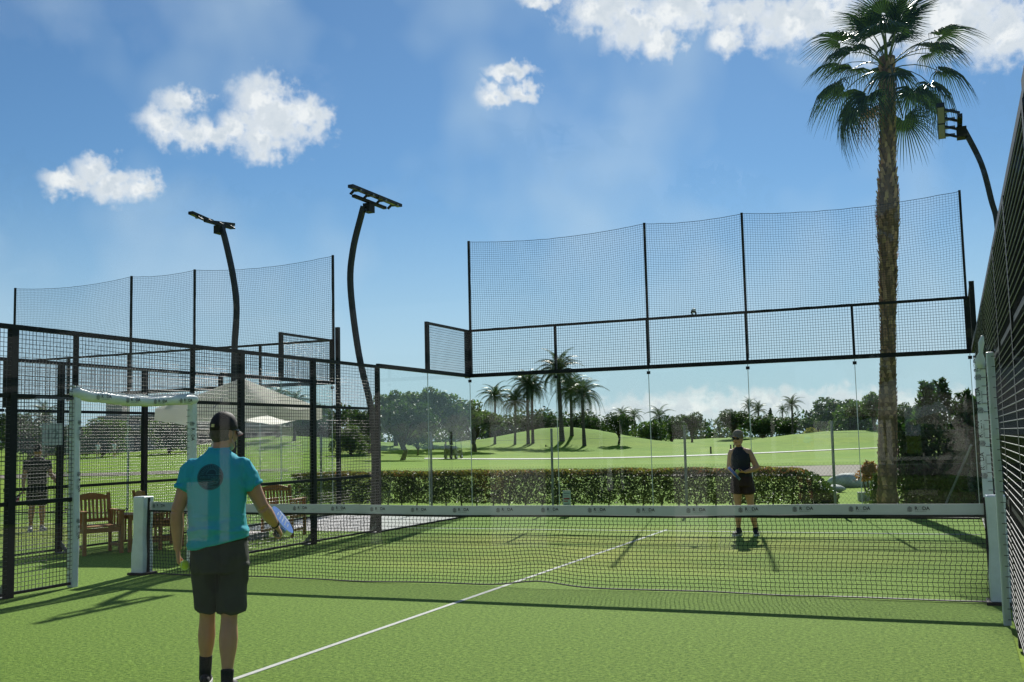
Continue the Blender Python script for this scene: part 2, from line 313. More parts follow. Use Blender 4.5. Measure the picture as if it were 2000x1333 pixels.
def link(name, me, parent=None, loc=None, rz=0, scale=None, kind=None, rot=None):
    o = bpy.data.objects.new(name, me); COL.objects.link(o)
    if parent is not None:
        o.parent = parent
        if loc is None: o.matrix_parent_inverse = PINV[parent.name]     # geometry given in world space
    if loc is not None: o.location = loc
    if rot is not None: o.rotation_euler = rot
    elif rz: o.rotation_euler = (0, 0, rz)
    if scale is not None: o.scale = (scale,)*3 if isinstance(scale, (int, float)) else scale
    if kind: o['kind'] = kind
    return o
PINV = {}
def thing(name, label, cat, loc=(0, 0, 0), rz=0, group=None):
    o = bpy.data.objects.new(name, None); COL.objects.link(o); o.location = loc; o.rotation_euler = (0, 0, rz)
    o.empty_display_size = .2; tag(o, label, cat, group)
    PINV[o.name] = (Matrix.Translation(loc) @ Matrix.Rotation(rz, 4, 'Z')).inverted()
    return o
def tag(o, label, cat, group=None):
    o['label'] = label; o['category'] = cat
    if group: o['group'] = group
    return o
def sub(o):            # let world-space grandchildren hang under a world-space part
    PINV[o.name] = Matrix.Identity(4)
    return o
def copy_tree(o, label=None, group=None, loc=None, rz=None, scale=None):
    def cp(x, par):
        c = x.copy(); COL.objects.link(c)
        if par is not None:
            c.parent = par; c.matrix_parent_inverse = x.matrix_parent_inverse.copy()
        for ch in [q for q in KIDS.get(x.name, [])]: KIDS.setdefault(c.name, []).append(cp(ch, c))
        return c
    global KIDS
    KIDS = {}
    for x in bpy.data.objects:
        if x.parent: KIDS.setdefault(x.parent.name, []).append(x)
    c = cp(o, None)
    if label: c['label'] = label
    if group: c['group'] = group
    if loc is not None: c.location = loc
    if rz is not None: c.rotation_euler = (0, 0, rz)
    if scale is not None: c.scale = (scale,)*3 if isinstance(scale, (int, float)) else scale
    return c
def struct(o): o['kind'] = 'structure'; return o
def text_geo(body, size, bold=.022):
    cu = bpy.data.curves.new('t', 'FONT'); cu.body = body; cu.size = size; cu.resolution_u = 3; cu.offset = size*bold
    ob = bpy.data.objects.new('t', cu); COL.objects.link(ob); dg = bpy.context.evaluated_depsgraph_get(); dg.update()
    me = bpy.data.meshes.new_from_object(ob.evaluated_get(dg)); v = [tuple(p.co) for p in me.vertices]; f = [tuple(p.vertices) for p in me.polygons]
    bpy.data.objects.remove(ob); bpy.data.curves.remove(cu); bpy.data.meshes.remove(me); return v, f
def voxel(mb, size, smooth=5, fac=.5):
    me = bpy.data.meshes.new('tmp'); me.from_pydata(mb.v, [], mb.f)
    bm = bmesh.new(); bm.from_mesh(me); bmesh.ops.recalc_face_normals(bm, faces=bm.faces); bm.to_mesh(me); bm.free()
    ob = bpy.data.objects.new('tmp', me); COL.objects.link(ob)
    r = ob.modifiers.new('r', 'REMESH'); r.mode = 'VOXEL'; r.voxel_size = size
    q = ob.modifiers.new('s', 'SMOOTH'); q.factor = fac; q.iterations = smooth
    dg = bpy.context.evaluated_depsgraph_get(); dg.update()
    res = bpy.data.meshes.new_from_object(ob.evaluated_get(dg)); bpy.data.objects.remove(ob); bpy.data.meshes.remove(me)
    return res
def displace(me, fn):
    n = len(me.vertices); co = np.empty(n*3); me.vertices.foreach_get('co', co); no = np.empty(n*3); me.vertices.foreach_get('normal', no)
    co = co.reshape(-1, 3); no = no.reshape(-1, 3)
    d = np.array([fn(Vector(p), Vector(q)) for p, q in zip(co, no)]); co += no*d[:, None]; me.vertices.foreach_set('co', co.ravel()); me.update()

# course frame: u to the right, v ahead of the place the picture was taken from (metres)
FW = Vector((-.38459, .92309, 0)); RT = Vector((.92309, .38459, 0)); ORI = Vector((CAMPOS.x, CAMPOS.y, 0))
def course(u, v, z=0): p = ORI + RT*u + FW*v; return Vector((p.x, p.y, z))
def sm(a, b, x): t = min(1, max(0, (x-a)/(b-a))); return t*t*(3-2*t)
def hgt(u, v):
    z = -.03
    z += sm(32, 60, v)*(-.006*u*min(v, 140)/105 + .05)
    z += 3.0*math.exp(-((u-6)/11)**2-((v-153)/10)**2)
    z += 2.5*math.exp(-((u-50)/20)**2-((v-150)/16)**2)
    z += 2.7*math.exp(-((u+30)/20)**2-((v-140)/18)**2)
    z += .9*sm(150, 210, v) + .45*sm(40, 110, v)*math.sin(u*.07+1)*math.sin(v*.05) + .22*sm(110, 150, v)*math.sin(u*.23+v*.11)
    return z

# ------------------------------------------------------------------ terrain, floors
def ground():
    us = sorted(set([-900, -600, -420, -300, -240] + list(range(-200, 201, 4)) + [240, 300, 420, 600, 900])); us = [float(x) for x in us]
    vs_ = [-300, -150, -80, -40, -20, 0] + [float(x) for x in range(6, 60, 6)] + [60+3*i for i in range(50)] + [215, 230, 260, 300, 380, 500, 800, 1500, 3000]
    mb = MB(); n = len(us)
    for v in vs_:
        for u in us: mb.v.append(tuple(course(u, v, hgt(u, v))))
    for i in range(len(vs_)-1):
        for j in range(n-1): mb.f.append((i*n+j, i*n+j+1, (i+1)*n+j+1, (i+1)*n+j)); mb.mi.append(0)
    return struct(mb.build('ground', 'golf', smooth=True))
ground()
def strip(name, pts, mat_, dz=.03):     # pts: list of (u, v0, v1)
    mb = MB(); q = []
    for (a, b) in zip(pts[:-1], pts[1:]):
        k = 6
        for i in range(k): t = i/k; q.append([a[c]*(1-t)+b[c]*t for c in range(3)])
    q.append(pts[-1])
    for (u, v0, v1) in q:
        for i in range(5):
            v = v0+(v1-v0)*i/4; uu = u*v/((v0+v1)/2); mb.v.append(tuple(course(uu, v, hgt(uu, v)+dz)))
    for i in range(len(q)-1):
        for j in range(4): mb.f.append((i*5+j, (i+1)*5+j, (i+1)*5+j+1, i*5+j+1)); mb.mi.append(0)
    return struct(mb.build(name, mat_, smooth=True))
strip('cart_path', [(-9, 104.2, 107.4), (0, 104, 107.2), (20, 104.5, 108), (40, 106, 110), (70, 107, 111.5), (110, 108, 113)], 'path', .05)
strip('gravel_bank', [(4.6, 45, 46), (7, 43, 50), (12, 40.5, 52), (18, 38, 52), (22, 37, 51), (30, 36, 51)], 'gravel', .03)
strip('rough_bank', [(-46, 60, 66), (-30, 60, 66), (-20, 62, 68), (-14, 64, 67)], 'gravel', .03)

def sheet(name, x0, y0, x1, y1, z, mat_, th=.02):
    mb = MB(); mb.bbox((x0-(x0+x1)/2, y0-(y0+y1)/2, -th), (x1-(x0+x1)/2, y1-(y0+y1)/2, 0))
    return struct(mb.build(name, mat_, loc=((x0+x1)/2, (y0+y1)/2, z)))
sheet('court_floor', -5.0, -10, 5.0, 10, 0, 'turf')
sheet('neighbour_court_floor', -18.5, -10, -8.5, 10, 0, 'turf')
sheet('turf_walkway', -8.496, -10, -5.004, 6.2, -.006, 'turf2')
sheet('pavement', -8.496, 6.204, -5.004, 11.0, -.004, 'concrete')
sheet('terrace', -14, -45, 14, -10.1, -.006, 'paving')
def court_lines(x0):
    mb = MB()
    for y in (-6.95, 6.95): mb.bbox((x0-4.94, y-.025, .001), (x0+4.94, y+.025, .004))
    for a, b in ((-7.15, -6.98), (-6.92, 6.92), (6.98, 7.15)): mb.bbox((x0-.025, a, .001), (x0+.025, b, .004))
    return struct(mb.build('court_line', 'line'))
court_lines(0); court_lines(-13.5)

# ------------------------------------------------------------------ court enclosure
WR = .0027
def mesh_panel(o, ax, a0, a1, z0, z1, name, parent, step=.05, wm='wire', d=.005):
    """welded wire panel in the plane through o; ax: 0 along X, 1 along Y"""
    mb = MB(); na = max(1, round((a1-a0)/step)); nz_ = max(1, round((z1-z0)/step)); w = WR*1.25
    def P(a, z, d): return (a, o+d, z) if ax == 0 else (o+d, a, z)
    for i in range(1, na):
        a = a0+(a1-a0)*i/na
        mb.tube([P(a, z0, 0), P(a, z1, 0)], w*(1 if wm == 'wire' else .6), 5, cap=False)
    for i in range(1, nz_):
        z = z0+(z1-z0)*i/nz_; mb.tube([P(a0, z, d), P(a1, z, d)], w, 6, cap=False, mi=1)
    return mb.build(name, ['wire' if wm == 'wire' else 'cord', wm], parent, True, kind='stuff')  # windscreen wall: level wires get the painted sun glint, uprights stay dull black
def hollow(mb, a, b, w, h, up=(0, 0, 1)): mb.beam(a, b, w, h, up)

def back_wall(y, label, x0=0.0, near=False):
    t = thing('court_back_wall', label, 'court wall', (x0, y, 0)); sg = 1
    g = 'glass_clear' if near else 'glass'
    for i in range(5):
        xa = x0-5+2*i
        p = MB().bbox((xa+.008, y-.006, .03), (xa+1.992, y+.006, 2.97)).build('glass_pane', g, t)
    for i in range(6):
        xa = x0-5+2*i
        for zc in (.10, 2.90): MB().bbox((xa-.035, y-.013, zc-.03), (xa+.035, y+.013, zc+.03)).build('clamp', 'metal', t)
        MB().bbox((xa-.006, y-.006, .03), (xa+.006, y+.006, 2.97)).build('glass_joint', 'seam', t)
    MB().bbox((x0-5, y-.03, 0), (x0+5, y+.03, .028)).build('bottom_rail', 'metal', t)
    MB().bbox((x0-5.05, y-.03, 2.975), (x0+5.05, y+.05, 3.055)).build('middle_rail', 'metal', t)
    MB().bbox((x0-5.05, y-.025, 3.97), (x0+5.05, y+.025, 4.02)).build('top_rail', 'metal', t)
    for i in range(6):
        xa = x0-5+2*i; w = .05 if i in (0, 5) else .022
        MB().bbox((xa-w, y-.024, 3.056), (xa+w, y+.046, 3.969)).build('post', 'metal', t)
    for i in range(5):
        xa = x0-5+2*i; mesh_panel(y, 0, xa+.03, xa+1.97, 3.056, 3.969, 'mesh_panel', t)
    for i in (0, 5):                       # outer corner columns
        xa = x0-5+2*i; d = -.10 if i == 0 else .10
        MB().bbox((xa+d-.045, y+.055, 2.97 if i == 0 else 0), (xa+d+.045, y+.135, 4.3 if i == 5 else 4.02)).build('column', 'metal', t)
    return t

def side_wall(X, out, label, screen=False, name='court_side_wall'):
    """out = +1/-1: the outer side"""
    t = thing(name, label, 'court wall', (X, 0, 0))
    for (y0, y1) in ((6, 8), (8, 10), (-8, -6), (-10, -8)):
        MB().bbox((X-.006, y0+.008, .03), (X+.006, y1-.008, 2.97)).build('glass_pane', 'glass', t)
        MB().bbox((X-.006, y0-.006, .03), (X+.006, y0+.006, 2.97)).build('glass_joint', 'seam', t)
    for s_ in (1, -1):
        a, b = sorted((6.0*s_, 9.97*s_)); MB().bbox((X-.028, a, 2.972), (X+.028, b, 3.05)).build('glass_rail', 'metal', t)
        a, b = sorted((8.0*s_, 9.95*s_)); MB().bbox((X-.024, a, 3.96), (X+.024, b, 4.01)).build('step_rail', 'metal', t)
        MB().bbox((X-.03, 8.0*s_-.05, 3.051), (X+.03, 8.0*s_+.05, 4.011)).build('step_post', 'metal', t)
        a, b = sorted((8.06*s_, 9.93*s_)); mesh_panel(X, 1, a, b, 3.052, 3.958, 'mesh_panel', t)
        MB().bbox((X-.028, min(6.0*s_, 9.97*s_), 0), (X+.028, max(6.0*s_, 9.97*s_), .028)).build('bottom_rail', 'metal', t)
    posts = (-6.0, -4.0, -2.1, 2.0, 3.9, 6.0)
    for y in posts:
        w = .05 if abs(y) < 5.9 else .04
        MB().bbox((X-.032, y-w, 0), (X+.032+.0, y+w, 2.965)).build('post', 'metal', t)
        pb = MB().bbox((X+out*.034, y-.10, 0), (X+out*.20, y+.10, .012)); pb.beam((X+out*.03, y, .16), (X+out*.17, y, .02), .012, .06)
        pb.build('foot_plate', 'galv', t)
    for y in (-1.18, .92):
        MB().bbox((X-.024, y-.022, 2.262), (X+.024, y+.022, 2.965)).build('door_stile', 'metal', t)
    MB().bbox((X-.026, -6.0, 2.966), (X+.026, 5.998, 3.02)).build('top_rail', 'metal', t)
    spans = [(-5.96, -4.05), (-3.95, -2.15), (-2.05, -1.2), (.94, 1.95), (2.05, 3.85), (3.95, 5.96)]
    for (a, b) in spans:
        MB().bbox((X-.02, a, .03), (X+.02, b, .06)).build('bottom_rail', 'metal', t)
        MB().bbox((X-.02, a, 1.0), (X+.02, b, 1.045)).build('middle_rail', 'metal', t)
        MB().bbox((X-.02, a, 2.2), (X+.02, b, 2.245)).build('middle_rail', 'metal', t)
        for z0, z1 in ((.06, 1.0), (1.045, 2.2), (2.245, 2.965)): mesh_panel(X-out*.024, 1, a, b, z0, z1, 'mesh_panel', t, wm='wire_glint' if screen else 'wire', d=-out*.006)
    MB().bbox((X-.02, -1.155, 2.2), (X+.02, .895, 2.245)).build('door_head', 'metal', t)
    mesh_panel(X-out*.024, 1, -1.155, .895, 2.262, 2.965, 'mesh_panel', t, wm='wire_glint' if screen else 'wire', d=-out*.006)
    if screen:
        for (a, b) in ((-5.98, -1.22), (.96, 5.96)):
            mb = MB(); n = int((b-a)/.12); rows = 14
            for i in range(n+1):
                y = a+(b-a)*i/n
                for j in range(rows+1):
                    z = .04+2.93*j/rows; x = X+out*(.05+.012*math.sin(y*9+z*3)+.01*noise.noise(Vector((y*2, z*2, 3)))); mb.v.append((x, y + (.03*math.sin(z*11) if i in (0, n) else 0), z))
            for i in range(n):
                for j in range(rows): q = i*(rows+1)+j; mb.f.append((q, q+1, q+rows+2, q+rows+1)); mb.mi.append(0)
            mb.build('windscreen', 'screen', t, smooth=True)
    return t

def stop_net(y, label, x0=0.0):
    t = thing('ball_stop_net', label, 'net', (x0, y, 4)); rnd = random.Random(4)
    px = (-5, -1, 1, 5)
    for x in px: MB().bbox((x0+x-.022, y+.05, 3.1), (x0+x+.022, y+.095, 6.0)).build('post', 'metal', t)
    nx, nz_ = 200, 42; G = {}
    def sag(x):
        for a, b in zip(px[:-1], px[1:]):
            if a <= x <= b: t_ = (x-a)/(b-a); return (b-a)*.028*4*t_*(1-t_), t_*(1-t_)*4
        return 0, 0
    for i in range(nx+1):
        x = -5+10*i/nx; s_, m_ = sag(x)
        for j in range(nz_+1):
            h = j/nz_; edge = (1-m_)
            z = 4.03 + (1.95-s_)*h - .10*m_*math.sin(math.pi*h)*(1-h)
            yy = y+.07 + .10*m_*math.sin(math.pi*min(1, h*1.1))*(.7+.5*noise.noise(Vector((x*.6, h*2, 1))))
            xx = x + .012*noise.noise(Vector((x*3, h*6, 7))) + .03*math.sin(h*math.pi)*noise.noise(Vector((x*.7, h*2, 9)))
            G[i, j] = (x0+xx, yy, z+.008*noise.noise(Vector((x*4, h*5, 2))))
    mb = MB(); r = .0026
    for i in range(nx+1): mb.tube([G[i, j] for j in range(nz_+1)], r, 3, cap=False)
    for j in range(nz_+1): mb.tube([G[i, j] for i in range(nx+1)], r if j < nz_ else .006, 3, cap=False)
    mb.build('net', 'cord', t, kind='stuff')
    return t

bw = back_wall(10.0, 'far glass wall with mesh top behind the woman in the cap')
back_wall(-10.0, 'near glass wall that the camera looks through', near=True)
side_wall(-5.0, -1, 'left side wall of black mesh with white padded doorway')
side_wall(5.05, 1, 'right side wall of mesh lined with black windscreen', screen=True)
sn = stop_net(10.0, 'tall black stop net above the far glass wall by the palm')
copy_tree(bw, 'glass and mesh end wall of the court on the left', loc=(-13.5, 10, 0))
copy_tree(sn, 'black stop net above the end wall of the court on the left', loc=(-13.5, 10, 4))
nsw = side_wall(-8.5, 1, 'mesh side wall of the court on the left, behind the wooden chairs')

# ------------------------------------------------------------------ logos
def logo_mesh():
    mb = MB()
    cx, r = .028, .028
    for k in range(6):                                   # striped globe
        zc = -.0225+.009*k; n = 10; up = []; dn = []
        for i in range(n+1):
            x = -r+2*r*i/n; w = .004*math.sin(x*130+.4); hw = .0026*(1-.35*abs(x/r))
            z = zc+w
            if x*x+z*z > r*r: continue
            up.append((cx+x, 0, z+hw)); dn.append((cx+x, 0, z-hw))
        k_ = len(up)
        if k_ > 1: mb.add(up+dn, [(k_+i, k_+i+1, i+1, i) for i in range(k_-1)], 0)
    def tx(s, size, x, z, mi):
        v, f = text_geo(s, size); mb.add([(x+p[0], 0, z+p[1]) for p in v], f, mi)
    tx('R', .046, .072, -.006, 0); tx('DA', .046, .140, -.006, 0); tx('PADEL RESERVE', .0145, .074, -.024, 1)
    n = 20; a = [(.121+.0165*math.cos(2*math.pi*i/n), 0, .010+.0165*math.sin(2*math.pi*i/n)) for i in range(n)]; b = [(.121+.0135*math.cos(2*math.pi*i/n), 0, .010+.0135*math.sin(2*math.pi*i/n)) for i in range(n)]
    mb.add(a+b, [(i, (i+1) % n, n+(i+1) % n, n+i) for i in range(n)], 1)
    return mb.mesh('logo', ['ink', 'ink2'])
LOGO = logo_mesh()
def put_logo(parent, m4):       # world matrix
    o = bpy.data.objects.new('printed_logo', LOGO); COL.objects.link(o); o.parent = parent; o.matrix_parent_inverse = PINV[parent.name]; o.matrix_basis = m4; o['kind'] = 'stuff'; return o

# ------------------------------------------------------------------ court net
def court_net():
    t = thing('court_net', 'padel net with white printed tape across the court', 'net', (0, 0, 0))
    def top(x): return .915-.035*math.cos(x/5*math.pi/2) + .004*math.sin(x*2.3)
    def bow(x, z): return .02*math.sin(x*1.1)*(1-z) + .012*noise.noise(Vector((x*1.5, z*3, 0)))
    n = 80
    mb = MB(); th = .006; hh = .102
    for i in range(n+1):
        x = -4.9+9.8*i/n; zt = top(x)
        for (dy, dz) in ((-th, 0), (th, 0), (th, -hh), (-th, -hh)): mb.v.append((x, dy+bow(x, 1)*.3, zt+dz))
    for i in range(n):
        for j in range(4): mb.f.append((i*4+j, i*4+(j+1) % 4, i*4+4+(j+1) % 4, i*4+4+j)); mb.mi.append(0)
    tape = mb.build('tape', 'tape', t); PINV[tape.name] = Matrix.Identity(4)
    for k in range(19):
        x = -4.86+.5335*k
        if x > 4.65: break
        y = -.0085+bow(x, 1)*.3
        put_logo(tape, Matrix.Translation((x-.0, y-.002, top(x+.1)-.050)) @ Matrix.Rotation(-(top(x+.2)-top(x))/.2, 4, 'Y'))
    MB().tube([(-4.9+9.8*i/n, bow(-4.9+9.8*i/n, .9), top(-4.9+9.8*i/n)-hh-.012) for i in range(n+1)], .012, 5).build('net_edge', 'cord', t)
    # netting
    nx, nz_ = 216, 19; G = {}
    for i in range(nx+1):
        x = -4.94+9.88*i/nx; zt = top(x)-hh-.02
        zb = .012 + .05*math.exp(-((x-.42)/.35)**2) + .018*(noise.noise(Vector((x*.8, 0, 5)))+.3)
        for j in range(nz_+1):
            h = j/nz_; z = zb+(zt-zb)*h
            G[i, j] = (x + .018*math.sin(h*7+x*.8)*(.6+noise.noise(Vector((x*.5, h, 3)))) + (.010 if j % 2 else -.010)*.55 - .03*(1-h)*math.sin(x*.5), bow(x, h) - .03*(1-h)*max(0, math.sin(x*1.3)), max(.008, z))
    mb = MB(); r = .0031
    for i in range(nx+1): mb.tube([G[i, j] for j in range(nz_+1)], r, 3, cap=False)
    for j in range(1, nz_): mb.tube([G[i, j] for i in range(nx+1)], r, 3, cap=False)
    mb.build('netting', 'cord', t, kind='stuff')
    MB().tube([G[i, 0] for i in range(0, nx+1, 3)], [(.008+.010*max(0, noise.noise(Vector((i*.05, 0, 0))))+(.012 if i > nx*.86 else 0), .008) for i in range(0, nx+1, 3)], 5).build('bottom_hem', 'cord', t)
    for X, lean in ((-5.02, -.0), (4.985, 0)):
        p = MB(); w = .085
        zs = [0.0, .25, .5, .75, .99]
        for k, z in enumerate(zs):
            q = 1+.05*math.sin(k*2.1); ww = w*q*(1.12 if z < .3 else 1)
            for a, b in ((-1, -1), (1, -1), (1, 1), (-1, 1)): p.v.append((X+a*ww+.02*(0.5-z)*(-1 if X < 0 else 0), b*.095*q, z))
        for k in range(4):
            for j in range(4): p.f.append((k*4+j, k*4+(j+1) % 4, k*4+4+(j+1) % 4, k*4+4+j)); p.mi.append(0)
        p.f.append((16, 17, 18, 19)); p.mi.append(0)
        po = p.build('post_pad', 'pvc', t)
        b = po.modifiers.new('b', 'BEVEL'); b.width = .018; b.segments = 3
        xi = X+(.09 if X < 0 else -.09)
        MB().bbox((xi-.012, -.02, .0), (xi+.012, .02, .97)).build('post', 'metal', t)
        MB().box((X, .0, .015), (.26, .26, .03)).build('base_plate', 'metal', t)
court_net()

# padded doorways ---------------------------------------------------------------
def pad_post(t, X, y, inward, z1=2.27, w=.047):
    p = MB(); ks = 22
    for k in range(ks+1):
        z = z1*k/ks; q = 1+.09*noise.noise(Vector((X, y*3, z*5))); dx = .006*noise.noise(Vector((y, z*3, 1)))
        for a, b in ((-1, -1), (1, -1), (1, 1), (-1, 1)): p.v.append((X+a*w*q+dx, y+b*w*q, z))
    for k in range(ks):
        for j in range(4): p.f.append((k*4+j, k*4+(j+1) % 4, k*4+4+(j+1) % 4, k*4+4+j)); p.mi.append(0)
    p.f.append((ks*4, ks*4+1, ks*4+2, ks*4+3)); p.mi.append(0)
    o = p.build('post_pad', 'pvc', t); b = o.modifiers.new('b', 'BEVEL'); b.width = .012; b.segments = 2
    l = MB()
    for k in range(26): l.box((X-inward*.03, y-.052*(1), .05+k*.086), (.05, .006, .005))
    l.build('lacing', 'cord', t, kind='stuff')
def doorway_left():
    t = thing('padded_doorway', 'white padded door frame with rolled top beside the man', 'doorway', (-5, 0, 0)); X = -5.0
    for y in (-1.18, .92): pad_post(t, X, y, 1)
    pts = []; rad = []; n = 40
    for i in range(n+1):
        f = i/n; y = -1.24+2.22*f
        pts.append((X+.01+.012*noise.noise(Vector((f*9, 0, 0))), y, 2.235+.025*math.cos(f*math.pi*2)+.03*math.exp(-(f/.05)**2)+.01*noise.noise(Vector((f*11, 4, 0)))))
        rad.append(.070+.007*noise.noise(Vector((f*14, 2, 2)))+.003*math.sin(f*120) - (.02 if i in (0, n) else 0))
    o = MB().tube(pts, rad, 14, ref=(1, 0, 0), round_=.5).build('top_roll', 'pvc_roll', t, smooth=True); PINV[o.name] = Matrix.Identity(4)
    pl = MB()
    for k in range(34):                 # puckered lacing along the top
        f = (k+.5)/34; q = pts[int(f*n)]; pl.tube([(q[0]-.03, q[1]-.02, q[2]+.062), (q[0], q[1], q[2]+.078), (q[0]+.035, q[1]+.022, q[2]+.060)], [.010, .013, .008], 6)
    pl.build('pucker', 'pvc_roll', t, smooth=True, kind='stuff')
    for k in range(4):
        y = -.94+k*.50
        put_logo(o, Matrix.Translation((X+.087, y, 2.222+.02*math.cos((y+1.24)/2.22*math.pi*2))) @ Matrix.Rotation(math.pi/2, 4, 'Z') @ Matrix.Rotation(R(0), 4, 'X') @ Matrix.Scale(1.25, 4))
    for z in (1.96, 1.35, .8):
        put_logo(t, Matrix.Translation((X+.045, .865, z)) @ Matrix.Rotation(R(38), 4, 'Z') @ Matrix.Rotation(math.pi/2, 4, 'Y') @ Matrix.Scale(1.3, 4))
        put_logo(t, Matrix.Translation((X+.053, -1.16, z)) @ Matrix.Rotation(math.pi/2, 4, 'Z') @ Matrix.Rotation(math.pi/2, 4, 'Y') @ Matrix.Scale(1.2, 4))
doorway_left()
def doorway_right():
    t = thing('padded_doorway', 'tall white door post padding with knotted top on the right wall', 'doorway', (4.95, 0, 0)); X = 4.95
    for y in (-1.14, .8): pad_post(t, X+(.035 if y < 0 else -.005), y, -1, 2.24, .03 if y < 0 else .047)
    MB().tube([(X+.0, .8, 2.2), (X-.005, .78, 2.30), (X+.01, .76, 2.36), (X+.02, .74, 2.46), (X+.035, .73, 2.53)], [.05, .055, .02, .03, .012], 9, round_=.5).build('knot', 'pvc_roll', t, smooth=True)
    for z in (2.08, 1.75, 1.42, 1.1):
        put_logo(t, Matrix.Translation((X-.03, .752, z)) @ Matrix.Rotation(R(-8), 4, 'Z') @ Matrix.Rotation(-math.pi/2, 4, 'Y') @ Matrix.Scale(1.3, 4))
doorway_right()

# ------------------------------------------------------------------ floodlights
def flood(name, label, pts, headc, side, tilt=0, off=.25, ln=1.0):
    """pts: pole centreline, headc: lamp head centre, side: +1 lamps hang towards +X"""
    t = thing('floodlight_mast', label, 'floodlight', (pts[0][0], pts[0][1], 0), group='floodlight masts round the courts')
    P = []
    for a in range(len(pts)-1):              # catmull-rom
        p0, p1, p2, p3 = [Vector(pts[max(0, min(len(pts)-1, a+k))]) for k in (-1, 0, 1, 2)]
        for k in range(6):
            s_ = k/6; P.append(.5*((2*p1)+(-p0+p2)*s_+(2*p0-5*p1+4*p2-p3)*s_**2+(-p0+3*p1-3*p2+p3)*s_**3))
    P.append(Vector(pts[-1]))
    MB().tube(P, [(.062, .050)]*len(P), 4, ref=(.7071, .7071, 0)).build('mast', 'mastm', t)
    c = Vector(headc)
    MB().bbox((c.x-.035, c.y-.58*ln, c.z-.03), (c.x+.035, c.y+.58*ln, c.z+.02)).build('crossbar', 'metal', t)
    lx = c.x+side*off
    for k in (-1, 1):
        tl = Matrix.Rotation(R(k*tilt), 3, 'X')
        p = Vector((lx, c.y+k*.46*ln, c.z+.09))
        MB().box(p, (.11, .90*ln, .055), rot=tl).build('lamp_housing', 'metal', t)
        MB().box(p - tl @ Vector((0, 0, .030)), (.085, .84*ln, .006), rot=tl).build('lamp_lens', 'lens', t)
        for q in (-.30, .30):
            MB().beam((c.x, c.y+(k*.46+q*.75)*ln, c.z+.0), (lx-side*.05, c.y+(k*.46+q*.75)*ln, c.z+.075), .05, .03).build('lamp_arm', 'metal', t)
            MB().box((c.x+side*.13, c.y+(k*.46+q*.75)*ln+.05, c.z+.065), (.14, .05, .035)).build('driver_box', 'galv', t)
    MB().box((c.x-side*.02, c.y, c.z-.12), (.14, .2, .16)).build('mast_head', 'metal', t)
flood('a', 'curved floodlight mast rising behind the mesh, lamps lean over left court', [(-8.24, 6, 0), (-8.2, 6, 1.6), (-8.18, 6, 3.4), (-8.13, 6, 4.3), (-8.22, 6, 4.95), (-8.4, 6, 5.65), (-8.5, 6, 5.95)], (-8.56, 6.0, 6.0), -1, 6, .16, .72)
flood('b', 'tall curved floodlight mast in the middle, lamps lean over this court', [(-5.2, 6.12, 0), (-5.14, 6.12, 1.2), (-5.18, 6.08, 2.2), (-5.40, 6.02, 3.26), (-5.55, 6, 4.5), (-5.49, 6, 5.2), (-5.30, 6, 5.85), (-5.25, 6, 6.0)], (-5.18, 6.1, 6.1), 1, 0, .14)
flood('c', 'floodlight mast leaning in over the black windscreen beside the palm', [(5.2, 6, 0), (5.28, 6, 2.0), (5.36, 6, 3.4), (5.42, 6, 4.5), (5.36, 6, 4.95), (5.26, 6, 5.5), (5.06, 6, 6.04)], (5.0, 6.0, 6.12), -1)

# ------------------------------------------------------------------ fence outside the far wall
def wire_fence():
    t = thing('wire_fence', 'low wire fence on grey steel posts in front of the hedge', 'fence', (-2, 11.6, 0)); rnd = random.Random(2)
    xs = [-3.75+3.05*k for k in range(-5, 5)]
    for x in xs: MB().tube([(x, 11.6, -.03), (x+.01, 11.6, 1.84)], .028, 8).build('post', 'galv', t)
    for z in (.95, 1.6): MB().tube([(xs[0]+ (xs[-1]-xs[0])*i/40, 11.6, z-.01*abs(math.sin(i*.9))) for i in range(41)], .0022, 3).build('strand', 'galv', t)
    mb = MB(); step = .075; z0, z1 = .02, 1.0
    k = int((xs[-1]-xs[0])/step)
    for i in range(k):                     # diamond mesh
        x = xs[0]+i*step
        mb.beam((x, 11.6, z0), (x+(z1-z0)*.8, 11.6, z1), .0018); mb.beam((x, 11.604, z1), (x+(z1-z0)*.8, 11.604, z0), .0018)
    mb.build('diamond_mesh', 'cord', t, kind='stuff')
    x = xs[-1]
    MB().tube([(4.35, 11.9, 0), (4.95, 11.62, 1.3)], .022, 7).build('brace', 'galv', t)
wire_fence()

